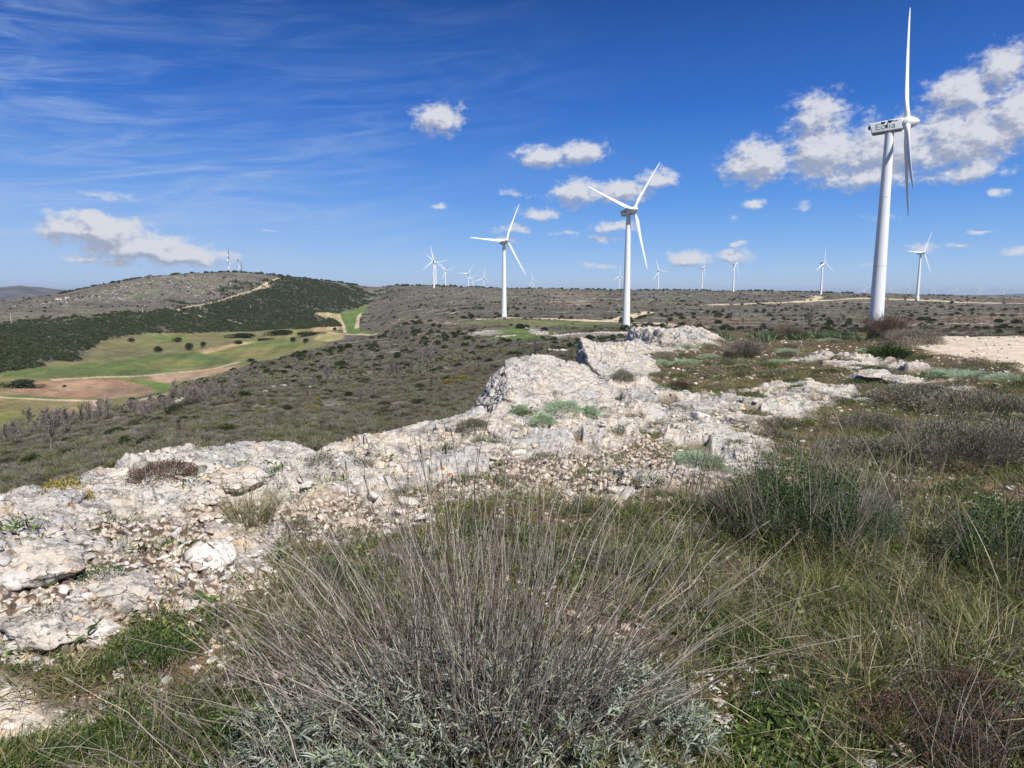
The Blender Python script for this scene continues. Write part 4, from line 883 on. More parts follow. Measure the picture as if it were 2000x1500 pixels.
# tussocks of tall grass (individual)
TU = [(1420, 1050), (1470, 1085), (1540, 1100), (1640, 1095), (1500, 1040), (1590, 1130), (1930, 1150), (1850, 1100), (1330, 1130), (1380, 1200), (1300, 1060), (1480, 1150), (1600, 1180), (1700, 1260), (1760, 1200), (1690, 1120), (1820, 1160), (1900, 1230), (1960, 1290), (1880, 1080), (1950, 1040), (1780, 1050), (1240, 1020), (1170, 1000), (1120, 1010), (1060, 990), (1000, 985), (940, 1000), (1690, 1340), (1730, 1300),
      (1350, 1010), (1620, 1090), (1700, 960), (1760, 920), (1640, 940), (1830, 1000), (1990, 1180), (1240, 1110), (1860, 1310), (880, 1010), (1800, 850), (1905, 850), (1660, 860)]
tum = [tuft_mesh('grass_blades', 240, .10, .34, 1.5, .0034, .6, m_grassd, .08, 5, .7) for _ in range(3)]+[tuft_mesh('grass_blades', 260, .10, .30, 1.5, .0038, .5, m_grassg, .08, 4, .7) for _ in range(3)]
stm = [tuft_mesh('seed_stalks', 12, .4, .75, 1.2, .0048, .15, m_grassd, .06, 6, .35) for _ in range(3)]
for i, (px, py) in enumerate(TU):
    x, y, z = pt(px, py); root = empty('grass_tussock', (x, y, z), rng.random()*6.28, label='dense tussock of half-dry grass on the right side of the ridge top', cat='grass', group='grass tussocks on the right of the ridge top')
    s = rng.uniform(.8, 1.2); root.scale = (s, s, s*(.75 if px < 1280 else 1))
    obj('blades', tum[rng.integers(0, 6)], root)
    if rng.random() < .45: obj('seed_stalks', stm[i % 3], root)
# broad leaved herbs
hb = []
for _ in range(3):
    mb = MB(); n = 9; a = np.arange(n)*2.4; d = np.stack([np.cos(a), np.sin(a), rng.uniform(.35, 1.1, n)], 1)
    mb.add(*blades(np.zeros((n, 3)), d, rng.uniform(.05, .095, n), rng.uniform(.016, .024, n), rng.uniform(.1, .4, n), 4)); hb.append(mb.mesh('rosette', m_herb))
HB = [(1560, 1330), (1590, 1345), (1620, 1360), (1530, 1300), (1500, 1320), (1640, 1400), (1600, 1410), (1570, 1420), (1680, 1420), (1665, 1450), (1520, 1440), (1540, 1470), (1475, 1180), (1510, 1140), (1460, 1300), (1730, 1480), (1440, 1260), (1325, 1180), (1340, 1200), (1350, 1330), (1690, 1390), (560, 1390), (200, 1440), (240, 1400), (1550, 1365), (1610, 1320), (1480, 1400), (1720, 1440), (130, 1470), (400, 1180), (1300, 1240), (1310, 1300)]
for i, (px, py) in enumerate(HB):
    x, y, z = pt(px, py); s = rng.uniform(.7, 1.25)
    tag(obj('leafy_herb', hb[i % 3], None, (x, y, z), (0, 0, i), (s, s, s)), 'fresh green broad-leaved herb among grass', 'plant', 'green broad-leaved herbs in the foreground')

# ------------------------------------------------------------------ ground cover scatters
p_short = [tuft_mesh('cover', 34, .03, .08, 1.5, .0036, .5, m_grassg, .045, 3, .8) for _ in range(3)]
p_dry = [tuft_mesh('cover', 30, .04, .13, 1.5, .0030, .7, m_grassd, .05, 3, .9) for _ in range(3)]
p_mat = [cushion_mesh('cover', .09, .035, 700, .009, .0045, m_dkgreen, lump=.5) for _ in range(2)]+[cushion_mesh('cover', .08, .03, 600, .010, .004, m_herb, lump=.6) for _ in range(1)]
p_thy = [cushion_mesh('cover', .12, .06, 900, .014, .004, m_thyme, lump=.5) for _ in range(3)]
def cover(name, protos, n, r0, r1, fn, s0, s1, label, zoff=0., grow=.0):
    x, y = sample_near(n, r0, r1); zr, zg, zd = zones(x, y); pr = fn(x, y, zr, zg)*(1-zd)*(1-.85*sstep(fbm(x/.55+77, y/.4, 4), .08, .38)); ok = onridge(x, y, 1.03) & (rng.random(len(x)) < pr); x, y = x[ok], y[ok]
    s = rng.uniform(s0, s1, len(x))*(1+grow*np.hypot(x, y)); return scatter(name, protos, x, y, height(x, y)+zoff, s, label, 'ground cover', .1)
pn = lambda x, y, k, o: sstep(fbm(x/k+o, y/k-o, 4), -.1, .35)
cover('short_grass', p_short, 24000, 1.6, 16, lambda x, y, r, g: (1-r)*(1-.85*g)*(.05+.6*pn(x, y, .5, 3))+.04*r, .6, 1.3, 'short green grass over the ridge top', 0, .03)
cover('dry_litter', p_dry, 24000, 1.6, 18, lambda x, y, r, g: (1-r)*(1-.8*g)*(.12+.8*pn(x, y, .7, 13))+.03*r, .6, 1.2, 'short dead grass over the ridge top', 0, .03)
cover('green_mat', p_mat, 8000, 1.6, 20, lambda x, y, r, g: (1-r)*(1-.85*g)*pn(x, y, .6, 23)*.8+.03*r, .5, 1.5, 'low green mats between the stones', -.01, .05)
cover('thyme_mat', p_thy, 6500, 2.2, 44, lambda x, y, r, g: (1-.85*r)*(1-.7*g)*pn(x, y, 1.2, 33)*(.25+.75*sstep(np.hypot(x, y), 4, 9)), .4, 1.3, 'grey thyme mats over the ridge top', -.01, .05)
cover('far_grass', p_short+p_dry, 14000, 9, 45, lambda x, y, r, g: (1-r)*(1-.8*g)*.55*pn(x, y, 1.5, 71), .6, 1.0, 'grass and litter on the far part of the ridge top', 0, .06)
p_straw = []
for _ in range(4):
    n = 9; b = disc(n, .12, .12); d = rng.normal(size=(n, 3)); d[:, 2] = np.abs(d[:, 2])*.16+.04; b[:, 2] = rng.uniform(.01, .10, n)
    mb = MB(); mb.add(*blades(b, d, rng.uniform(.12, .42, n), np.full(n, .0026), rng.uniform(0, .06, n), 3, .55+.45*rng.random(n))); p_straw.append(mb.mesh('straw', m_grassd))
cover('fallen_straw', p_straw, 520, 1.9, 9, lambda x, y, r, g: (1-r)*(1-.8*g)*(x > .3)*.8, .5, 1.1, 'bleached straw lying over the foreground plants', .01)
p_herb = []
for _ in range(3):
    mb = MB(); n = 26; c = disc(n, .06, .06); c[:, 2] = rng.uniform(.005, .03, n); d = rdir(n, .5); mb.add(*blades(c, d, rng.uniform(.012, .035, n), rng.uniform(.006, .013, n), rng.uniform(0, .4, n), 2)); p_herb.append(mb.mesh('herb', m_herb))
cover('small_herbs', p_herb, 17000, 1.6, 12, lambda x, y, r, g: (1-r)*(1-.7*g)*(.04+.6*pn(x, y, .4, 53))+.03*r, .7, 1.6, 'small bright green herbs between the grass', 0)
# loose single dead stalks in the air over the left and middle
x, y = sample_near(330, 2.2, 9); zr, zg, zd = zones(x, y); ok = onridge(x, y, .98) & (zr < .6) & (rng.random(len(x)) < .75) & (x > -1.2); x, y = x[ok], y[ok]
sing = [twig_mesh('stalk', 9, .25, .6, .0011, .5, .05, m_stalk, 6, 1, .3).mesh('stalk', m_stalk) for _ in range(5)]
scatter('dead_stalks', sing, x, y, height(x, y), rng.uniform(.6, 1.1, len(x)), 'thin dead grass stalks standing over the foreground', 'dry stalks', .15)

# ------------------------------------------------------------------ hillside scrub, forest
def clump(name, n, leaf, wd, mat_, h=.6, lump=.35):
    return cushion_mesh(name, .5, h, n, leaf, wd, mat_, lump=lump)
p_scr = []
for k in range(5):
    d = rdir(420); d[:, 2] = np.abs(d[:, 2]); c = d*np.array([.32, .32, .28])*rng.random((420, 1))**.4
    mb = MB(); mb.add(*blades(c, d+np.array([0, 0, .5])+rdir(420)*.5, rng.uniform(.12, .34, 420), np.full(420, .016), rng.uniform(0, .3, 420), 2)); p_scr.append(mb.mesh('scrub', m_scrub))
p_scf = [clump('scrub', 130, .2, .10, m_scrub, .42, .5) for _ in range(5)]
def far_sample(n, r0, r1, ph0=-43, ph1=43, pw=.5):
    a = np.radians(rng.uniform(ph0, ph1, n)); u = rng.random(n); r = (r0**pw+(r1**pw-r0**pw)*u)**(1/pw); return r*np.sin(a), r*np.cos(a)
x, y = far_sample(60000, 8.5, 110, pw=1.0); e = np.exp(np.interp(np.arctan2(x, y), PHI, LRT[2])); ok = (np.hypot(x, y) > e*1.22) & (pn(x, y, 4, 3)*.7+.12 > rng.random(len(x))); x, y = x[ok], y[ok]
scatter('near_scrub', p_scr, x, y, height(x, y)-.05, rng.uniform(.5, 1.5, len(x)), 'grey leafless scrub covering the near hillside', 'scrub', .15, zs=rng.uniform(.5, 1.0, len(x)))
x, y = far_sample(150000, 100, 900, pw=.6); ok = (grid_lookup(fieldG, x, y) < .3) & (far_masks(x, y) < .6) & (pn(x, y, 26, 3)*.8*(.35+.65*pn(x, y, 7, 9))+.05 > rng.random(len(x))) & (grid_lookup(lumG, x, y) < .3); x, y = x[ok], y[ok]
scatter('hill_scrub', p_scf, x, y, height(x, y)-.1, rng.uniform(.7, 2.1, len(x)), 'grey scrub covering the middle hillside', 'scrub', .1, zs=rng.uniform(.4, .8, len(x)))
x, y = far_sample(60000, 800, 1750, pw=1.); ok = (grid_lookup(fieldG, x, y) < .3) & (far_masks(x, y) < .6) & (pn(x, y, 30, 3)*.45+.08 > rng.random(len(x))) & (grid_lookup(lumG, x, y) < .3); x, y = x[ok], y[ok]
scatter('far_scrub', p_scf, x, y, height(x, y)-.2, rng.uniform(1.5, 3.5, len(x)), 'grey scrub on the far slopes and hill', 'scrub', .1, zs=rng.uniform(.35, .7, len(x)))
# trees
def tree_crown(n, leaf, mat_, w=1., h=1., lobes=7):
    mb = MB()
    for i in range(lobes):
        c = rdir(1)[0]*np.array([.33*w, .33*w, .3*h]); c[2] = abs(c[2])*1.2+.12*h
        d = rdir(n//lobes); q = c+d*np.array([.3*w, .3*w, .26*h])*rng.uniform(.7, 1.15, (len(d), 1)); q[:, 2] = np.maximum(q[:, 2], .02)
        mb.add(*leaves(q, d+rdir(len(d))*.8, rng.uniform(.6, 1.4, len(d))*leaf, rng.uniform(.6, 1.3, len(d))*leaf*.6))
    return mb.mesh('crown', mat_)
p_pine = [tree_crown(190, .22, m_pine, .8, 1.2, 5) for _ in range(4)]+[tree_crown(160, .2, m_bare, 1, .7, 5)]
x, y = far_sample(230000, 430, 1650, -43, 3, 1.); fo = far_masks(x, y); ok = (fo*(.5+.6*pn(x, y, 50, 8)) > rng.random(len(x))*1.0) & (grid_lookup(fieldG, x, y) < .25) & (grid_lookup(lumG, x, y) < .2)
x, y = x[ok], y[ok]
scatter('pine_forest', p_pine, x, y, height(x, y)-.4, rng.uniform(1.8, 4.2, len(x)), 'dark pine and oak wood on the lower side of the hill', 'forest', .03, idx=np.where(rng.random(len(x)) < .82, rng.integers(0, 4, len(x)), 4), zs=rng.uniform(.6, 1.05, len(x)))
jun_me = [tree_crown(1500, .10, m_juniper, 1., .75, 9) for _ in range(4)]
jl = 'dark green juniper bush dotted over the grey hillside'
# visible junipers near, picked on the photo
JU = [(668, 716, 24, 'round dark green juniper alone on the hillside left of the bare trees'), (532, 772, 18, 'dark juniper beside the white boulders on the hillside'), (478, 775, 22, None), (345, 806, 30, 'wide dark juniper among the leafless trees at left'), (583, 838, 14, None), (490, 706, 12, None), (395, 758, 12, None), (500, 720, 8, None), (1018, 642, 20, 'dark green juniper left of the pale rock pile near the far tower'), (1063, 646, 13, 'dark round juniper right of the pale rock pile'), (1028, 640, 12, None),
      (1398, 612, 12, 'single dark juniper on the slope right of the second turbine'), (1403, 632, 14, None), (1798, 626, 14, None), (1812, 626, 12, None), (1825, 627, 9, None), (1838, 635, 8, None), (1950, 630, 12, None), (1985, 632, 14, None), (1776, 625, 8, None), (1765, 622, 6, None), (1870, 640, 8, None), (1925, 642, 10, None), (640, 730, 14, None), (700, 745, 16, None), (620, 790, 16, None), (560, 800, 18, None), (450, 820, 22, None), (520, 830, 20, None), (440, 835, 16, None), (250, 870, 26, None), (200, 885, 24, None), (260, 830, 18, None), (690, 800, 14, None), (880, 705, 12, None), (840, 712, 10, None)]
jn = 0
for (px, py, wp, lb) in JU:
    x, y, z = pt(px, py); s = wp*math.hypot(x, y)/FPX; jn += 1
    tag(obj('juniper_bush', jun_me[jn % 4], None, (x, y, z-.05*s), (0, 0, jn*1.7), (s, s, s*.9)), lb or jl, 'bush', 'junipers dotted over the hillside')
x, y = far_sample(5200, 60, 1600, -38, 38, .8); ok = (grid_lookup(fieldG, x, y) < .2) & (far_masks(x, y) < .4) & (((pn(x, y, 90, 6)**1.6 > rng.random(len(x))*.8)) | (rng.random(len(x)) < .12)); x, y = x[ok], y[ok]
x2, y2 = far_sample(420, 38, 260, -38, 16, 1.); ok = (grid_lookup(fieldG, x2, y2) < .2) & (base_height(x2, y2) < -6) & (base_height(x2, y2) > -30); x = np.append(x, x2[ok]); y = np.append(y, y2[ok])
# skyline bushes
a = np.radians(rng.uniform(-11, 27, 420)); rc_ = np.exp(np.interp(a, PHI, LRT[9]))*rng.uniform(.985, 1.0, 420); xs, ys = rc_*np.sin(a), rc_*np.cos(a)
a = np.radians(rng.uniform(-34, -13, 260)); rc_ = np.exp(np.interp(a, PHI, LRT[9]))*rng.uniform(.985, 1.0, 260); xs = np.append(xs, rc_*np.sin(a)); ys = np.append(ys, rc_*np.cos(a))
rr = np.hypot(x, y); sz = rng.uniform(1.0, 3.2, len(x))*np.clip((rr/450)**.6, .42, 1); o_r = np.argsort(-(sz/rr)); near_i = o_r[:264-jn]; rest = o_r[264-jn:]
zz = height(x, y)
for i in near_i:
    jn += 1; s = sz[i]; tag(obj('juniper_bush', jun_me[jn % 4], None, (x[i], y[i], zz[i]-.1), (0, 0, jn*1.7), (s, s, s*rng.uniform(.7, 1.))), jl, 'bush', 'junipers dotted over the hillside')
xa = np.append(x[rest], xs); ya = np.append(y[rest], ys); sa = np.append(sz[rest]*1.25, rng.uniform(3.0, 7.5, len(xs))*rng.uniform(.6, 1, len(xs)))
scatter('distant_bushes', [tree_crown(260, .2, m_juniper, 1, .8, 5) for _ in range(3)], xa, ya, height(xa, ya)-.2, sa, 'dark bushes and small oaks dotted over the far slopes and skyline', 'bushes', .05)
# bare trees
def bare_tree(h, seed, nb=26):
    r_ = np.random.default_rng(seed); S = 6; t = np.linspace(0, 1, S); mb = MB()
    tr = np.stack([t*r_.normal()*.06*h+np.sin(t*4)*.02*h, t*r_.normal()*.06*h, t*h*.8], 1)[None]; mt = MB(); mt.add(*tubes(tr, h*.020*np.linspace(1, .4, S)[None], 5))
    k = r_.uniform(.15, 1, nb); b = np.stack([np.interp(k, t, tr[0, :, j]) for j in range(3)], 1); a = r_.random(nb)*6.28; d = np.stack([np.cos(a), np.sin(a), r_.uniform(.9, 2.0, nb)], 1); d /= np.linalg.norm(d, axis=1)[:, None]
    L = h*r_.uniform(.22, .42, nb)*(1.15-k*.55); P_ = b[:, None]+d[:, None]*(L[:, None]*t)[..., None]+(r_.normal(size=(nb, 3))*.12)[:, None]*(t**2)[None, :, None]*L[:, None, None]
    mb.add(*tubes(P_, (h*.010*np.linspace(1, .4, S))[None]*np.ones((nb, 1)), 3))
    for f in range(6):
        j = r_.integers(1, S, nb); bb = P_[np.arange(nb), j]; dd = d+r_.normal(size=(nb, 3))*.5; dd /= np.linalg.norm(dd, axis=1)[:, None]
        P2 = bb[:, None]+dd[:, None]*((L*r_.uniform(.25, .6, nb))[:, None]*t)[..., None]; mb.add(*tubes(P2, (h*.0065*np.linspace(1, .5, S))[None]*np.ones((nb, 1)), 3))
        for g_ in range(2):
            j = r_.integers(1, S, nb); b3 = P2[np.arange(nb), j]; d3 = dd+r_.normal(size=(nb, 3))*.5; d3 /= np.linalg.norm(d3, axis=1)[:, None]
            P3 = b3[:, None]+d3[:, None]*((L*.22)[:, None]*t[::2])[..., None]; mb.add(*tubes(P3, np.full((nb, 3), h*.0050), 3))
    return mt.mesh('trunk', m_bare), mb.mesh('crown', m_bare)
BT = [bare_tree(1.0, 500+i) for i in range(6)]
def put_bare(px, py, hpx, label=None, xy=None, hm=None):
    global btn
    if xy is None: x, y, z = pt(px, py); s = hpx*math.hypot(x, y)/FPX
    else: x, y = xy; z = float(height(x, y)); s = hm
    k = btn % 6; btn += 1
    root = empty('bare_tree', (x, y, z-.05), btn*2.1, label=label or 'small grey leafless tree on the scrub hillside', cat='tree', group='leafless trees on the hillside'); root.scale = (s, s, s)
    obj('trunk', BT[k][0], root); obj('crown', BT[k][1], root)
btn = 0
for a_ in [(834, 732, 66, 'tall leafless tree above the yellow gorse'), (775, 740, 40), (765, 735, 36), (98, 880, 62, 'tallest leafless tree at the lower left of the hillside'), (130, 850, 50), (350, 860, 48), (282, 825, 46), (640, 750, 40), (1043, 690, 34), (1048, 692, 26), (840, 700, 30), (30, 870, 46), (395, 790, 34), (378, 780, 34), (1578, 642, 34, 'spindly leafless tree behind the iris row'), (1635, 645, 28), (1450, 640, 20), (1300, 645, 24), (705, 790, 34), (730, 780, 30), (600, 780, 26)]: put_bare(*a_)
for _ in range(110):
    u = rng.random()
    if u < .55:   px = rng.uniform(0, 470); py = np.interp(px, [0, 100, 200, 300, 400, 470], [862, 838, 815, 800, 778, 755])+abs(rng.normal())*9-2; h_ = np.interp(px, [0, 470], [42, 28])
    elif u < .75: px = rng.uniform(330, 470); py = rng.uniform(765, 795); h_ = 26
    elif u < .9:  px = rng.uniform(880, 1150); py = rng.uniform(668, 690); h_ = 22
    else:         px = rng.uniform(560, 860); py = rng.uniform(705, 765); h_ = 22
    put_bare(px, py, h_*rng.uniform(.6, 1.15))
# gorse
gme = [cushion_mesh('gorse', .5, .42, 1600, .06, .05, m_gorse, lump=.5) for _ in range(2)]
for i, (px, py, wp) in enumerate([(876, 750, 18), (908, 742, 17), (895, 741, 12), (948, 768, 8), (620, 782, 10), (600, 800, 12), (618, 796, 9), (560, 812, 8), (250, 900, 16), (130, 900, 12), (890, 706, 9), (505, 802, 8)]):
    x, y, z = pt(px, py); s = wp*math.hypot(x, y)/FPX*1.25
    tag(obj('gorse_bush', gme[i % 2], None, (x, y, z), (0, 0, i), (s, s, s*.9)), 'brightest yellow flowering gorse bush on the hillside' if i == 0 else ('yellow gorse bush right of the brightest one' if i == 1 else 'low gorse bush with yellow flowers on the hillside'), 'bush', 'yellow gorse bushes on the hillside')
# white boulders on hillside
for i, (px, py, wp, lb) in enumerate([(517, 766, 14, 'left white boulder on the near hillside'), (535, 758, 16, 'middle white boulder on the near hillside'), (552, 756, 22, 'long white boulder on the near hillside'), (605, 756, 8, 'small white stone on the near hillside')]):
    x, y, z = pt(px, py); s = wp*math.hypot(x, y)/FPX/2; tag(obj('boulder', rock_mesh('boulder', (s, s*.7, s*.6), 4, 700+i), None, (x, y, z)), lb, 'rock', 'white boulders on the hillside')
# pale stone banks
bank_me = [rock_mesh('bank_rock', (1, .6, .5), 3, 800+i) for i in range(5)]
bx, by, bs = [], [], []
for (line, n, s0) in [([(1075, 658), (1120, 652), (1180, 650), (1230, 650)], 220, .55), ([(1035, 640), (1050, 648), (1062, 654)], 90, .6), ([(975, 658), (1005, 655)], 50, .5), ([(1060, 690), (1100, 684)], 60, .4), ([(920, 652), (950, 646)], 60, .5), ([(60, 596), (190, 578), (320, 558), (430, 543)], 150, 1.2), ([(120, 590), (250, 572), (400, 550)], 150, 1.2), ([(200, 572), (300, 550), (370, 541), (440, 540)], 120, 1.2), ([(380, 575), (440, 560), (500, 552)], 160, 1.1), ([(1150, 583), (1290, 586)], 120, 1.), ([(1060, 590), (1160, 589)], 80, 1.), ([(340, 770), (360, 780), (345, 790)], 120, .35), ([(1720, 640), (1800, 636), (1900, 632), (1990, 640)], 200, .55), ([(740, 640), (900, 632)], 120, .6)]:
    P_ = np.array(Gs(line)); u = rng.random(n)*(len(P_)-1); i = u.astype(int); f = (u-i)[:, None]; q = P_[i]*(1-f)+P_[np.minimum(i+1, len(P_)-1)]*f
    wdt = np.hypot(q[:, 0], q[:, 1])*np.where(s0 > 1.05, .022, .006); q = q+rng.normal(size=q.shape)*wdt[:, None]*1.1; bx.append(q[:, 0]); by.append(q[:, 1]); bs.append(s0*rng.uniform(.4, 1.4, n))
bx, by, bs = map(np.concatenate, (bx, by, bs)); scatter('stone_banks', bank_me, bx, by, height(bx, by), bs, 'pale rock outcrops and stone banks on the far slopes', 'rocks', .2)
# field trees
ft = [tree_crown(1800, .09, m_juniper, 1., .8, 9) for _ in range(3)]
for i, (px, py, wp, hp, lb) in enumerate([(308, 688, 16, 15, 'lone round oak at the top corner of the green field'), (370, 684, 18, 20, 'dark tall oak beside the field hedge'), (397, 679, 12, 14, 'smaller oak right of the tall dark oak'), (255, 668, 15, 10, 'low oak at the forest edge above the yellow field'), (573, 668, 14, 14, 'oak at the right end of the valley fields, left one'), (597, 671, 13, 13, 'oak at the right end of the valley fields, right one'), (653, 646, 9, 9, 'small oak near the foot of the green strip'), (440, 630, 12, 10, 'oak in the clearing below the hill track'), (126, 757, 8, 5, 'tiny bush alone in the red ploughed field'), (463, 672, 22, 10, 'hedge oak between the middle fields'), (520, 664, 30, 7, 'low dark thicket between the right fields'), (545, 655, 44, 16, 'dark thicket above the right fields'), (30, 752, 60, 14, 'dark thicket at the left edge of the red field'), (60, 758, 34, 9, 'low dark thicket beside the red field'), (470, 660, 50, 14, 'grey-green thicket in the middle of the fields'), (345, 668, 20, 12, 'bushy oak in the hedge above the green field'), (610, 655, 44, 14, 'rounded wood at the right end of the fields')]):
    x, y, z = pt(px, py); k = math.hypot(x, y)/FPX; big = wp > 25; wp *= 1 if big else .8; hp *= .85
    root = empty('oak_tree', (x, y, z), i, label=lb, cat='tree' if not big else 'thicket')
    tb = MB(); S = 4; hh_ = hp*k; tb.add(*tubes(np.array([[[0, 0, 0], [.1, 0, hh_*.15], [.0, .1, hh_*.3], [.1, 0, hh_*.6]]]), np.array([[.5, .35, .3, .15]])*hh_*.06, 6))
    obj('trunk', tb.mesh('trunk', m_bark), root); obj('crown', ft[i % 3], root, (0, 0, hh_*(.02 if big else .18)), (0, 0, i), (wp*k, wp*k*(.8 if not big else .6), hh_*1.15))

# ------------------------------------------------------------------ wind turbines
m_white = plain('turbine_white', (.76, .77, .77), .42, 0, .03, .4); m_greysteel = plain('grey_steel', (.30, .31, .33), .5, 0, .1, 1)
m_dark = plain('dark_opening', (.02, .022, .03), .7); m_letter = plain('green_lettering', (.05, .25, .21), .5)
def lathe(prof, seg=40, axis='z'):
    P_ = np.array(prof, float); n = len(P_); a = np.arange(seg)*2*np.pi/seg
    V = np.stack([P_[:, None, 0]*np.cos(a), P_[:, None, 0]*np.sin(a), np.repeat(P_[:, 1:2], seg, 1)], -1).reshape(-1, 3)
    if axis == 'x': V = V[:, [2, 1, 0]]*np.array([1, 1, -1])
    id_ = np.arange(n*seg).reshape(n, seg); nx_ = np.roll(id_, -1, 1); F = np.stack([id_[:-1], nx_[:-1], nx_[1:], id_[1:]], -1).reshape(-1, 4)
    return V, F
def smooth_by(me, ang=35):
    me.polygons.foreach_set('use_smooth', np.ones(len(me.polygons), bool))
    try: me.set_sharp_from_angle(angle=R(ang))
    except Exception: pass
    return me
TH = 56.0
def tower_mesh():
    pr = []
    for z0, z1 in ((0, 18.6), (18.6, 37.2), (37.2, TH-1.7)):
        for zz in np.linspace(z0, z1, 6): pr.append((1.95+(1.08-1.95)*zz/TH, zz))
        zz = z1; rr_ = 1.95+(1.08-1.95)*zz/TH; pr += [(rr_+.05, zz), (rr_+.05, zz+.16), (rr_, zz+.16), (rr_-.02, zz+.18), (rr_-.02, zz+.3)]
    pr = [(2.5, -4), (2.5, .05), (2.05, .05), (2.05, .3)]+pr+[(0, TH-1.55)]
    V, F = lathe(pr, 48); mb = MB(); mb.add(V, F); return smooth_by(mb.mesh('tower', m_white))
def box_bm(x0, x1, y0, y1, z0, z1, bev=0., seg=3):
    bm = bmesh.new(); bmesh.ops.create_cube(bm, size=1)
    for v in bm.verts: v.co = Vector(((x0+x1)/2+v.co.x*(x1-x0), (y0+y1)/2+v.co.y*(y1-y0), (z0+z1)/2+v.co.z*(z1-z0)))
    if bev: bmesh.ops.bevel(bm, geom=bm.edges[:], offset=bev, segments=seg, profile=.6, affect='EDGES')
    return bm
def bm_mesh(name, bm, mt, smooth=True):
    me = bpy.data.meshes.new(name); bm.to_mesh(me); bm.free(); me.materials.append(mt)
    return smooth_by(me) if smooth else me
def nacelle_mesh():
    bm = box_bm(-5.6, 3.5, -1.55, 1.55, -1.6, 1.6)
    for v in bm.verts:
        if v.co.x < 0:
            if v.co.z > 0: v.co.x += -.25; v.co.z -= .25
            else: v.co.x += .35
        if v.co.x > 0: v.co.y *= .95
    for e in (-3.0, 0., 2.0): pass
    bmesh.ops.bevel(bm, geom=bm.edges[:], offset=.28, segments=4, profile=.6, affect='EDGES')
    return bm_mesh('nacelle', bm, m_white)
def under_mesh():
    bm = box_bm(-5.0, 3.3, -1.25, 1.25, -1.86, -1.55, .1, 2); return bm_mesh('nacelle_floor', bm, m_greysteel)
def blade_mesh():
    """root at x=0.., spans +z, chord along y, flap x"""
    s = np.array([1.1, 1.8, 2.8, 4.2, 5.8, 8, 11, 14, 17, 20, 23, 25.5, 27.5, 28.6, 29]); ch = np.interp(s, [1.1, 2.2, 5.8, 12, 20, 26, 28.4, 29], [1.5, 1.55, 2.2, 1.5, .95, .6, .4, .10])
    th = np.interp(s, [1.1, 2.2, 5.8, 12, 20, 29], [1.5, 1.4, .70, .36, .2, .03]); tw = np.radians(np.interp(s, [1.1, 4, 8, 16, 29], [16, 15, 9, 3, -1])); rnd_ = np.interp(s, [1.1, 2.0, 5], [1, 1, 0])
    K = 20; a = np.arange(K)*2*np.pi/K; V = []
    for i in range(len(s)):
        cx = np.cos(a)*.5; foil = 1.7*np.sqrt(np.clip(cx+.5, 0, 1))*(1-.8*(cx+.5))*np.sign(np.sin(a))*.75
        X = (np.sin(a)*.5*rnd_[i]+foil*(1-rnd_[i])*.8)*th[i]; Y = (-cx-.16*(1-rnd_[i]))*ch[i]
        c_, s_ = math.cos(tw[i]), math.sin(tw[i]); pre = .9*(s[i]/29)**2
        V.append(np.stack([X*c_-Y*s_+pre, X*s_+Y*c_, np.full(K, s[i])], 1))
    V = np.concatenate(V); id_ = np.arange(len(s)*K).reshape(len(s), K); nx_ = np.roll(id_, -1, 1); F = np.stack([id_[:-1], nx_[:-1], nx_[1:], id_[1:]], -1).reshape(-1, 4)
    mb = MB(); mb.add(V, F); n0 = len(V); mb.add(np.array([V[-K:].mean(0)]+[*V[-K:]]), np.array([[0, 1+i, 1+(i+1) % K] for i in range(K)])); me = mb.mesh('blade', m_white); return smooth_by(me, 50)
def hub_mesh():
    V, F = lathe([(0, -1.15), (1.35, -1.15), (1.55, -.9), (1.6, 0), (1.52, .8), (1.2, 1.6), (.75, 2.3), (.3, 2.75), (0, 2.9)], 36, 'x'); mb = MB(); mb.add(V, F[:, ::-1]); return smooth_by(mb.mesh('hub', m_white), 50)
ME_T, ME_N, ME_U, ME_B, ME_H = tower_mesh(), nacelle_mesh(), under_mesh(), blade_mesh(), hub_mesh()
def vent_mesh():
    mb = MB(); V = np.array([[0, 0, 0], [1, 0, .0], [.72, 0, -.62], [.0, 0, -.62], [0, -.35, 0], [1, -.35, 0], [.72, -.35, -.5], [0, -.35, -.5]]); F = [[0, 1, 2, 3], [7, 6, 5, 4], [0, 4, 5, 1], [1, 5, 6, 2], [2, 6, 7, 3], [3, 7, 4, 0]]; mb.add(V, F); return mb.mesh('vent', m_dark)
ME_V = vent_mesh()
def rod_mesh():
    mb = MB(); mb.add(*tubes(np.array([[[0, 0, 0], [0, 0, .8], [0, 0, 1.7]], [[.5, 0, 0], [.5, 0, .2], [.5, .0, .5]]]), np.full((2, 3), .06), 6)); return mb.mesh('wind_sensor', m_greysteel)
ME_R = rod_mesh()
ME_D = bm_mesh('door', box_bm(-.4, .4, -.06, .06, 0, 2.0, .03, 2), m_greysteel)
ME_C = bm_mesh('rear_cowl', box_bm(-.3, .3, -.5, .5, -.5, .5, .12, 2), m_dark)
def text_mesh(s, size, mt, off=0.0, wide=0):
    cu = bpy.data.curves.new('t', 'FONT'); cu.body = s; cu.size = size; cu.extrude = .02; cu.offset = off
    o = bpy.data.objects.new('t', cu); SC.collection.objects.link(o); dg = bpy.context.evaluated_depsgraph_get()
    me = bpy.data.meshes.new_from_object(o.evaluated_get(dg)); bpy.data.objects.remove(o); me.materials.clear(); me.materials.append(mt)
    if wide:
        xs_ = [v.co.x for v in me.vertices]; k = wide/(max(xs_)-min(xs_))
        for v in me.vertices: v.co.x = (v.co.x-min(xs_))*k
    return me
ME_TX = text_mesh('Eolia', 2.35, m_letter, -.045, 5.6); ME_TS = text_mesh('Gamesa', .42, m_dark)
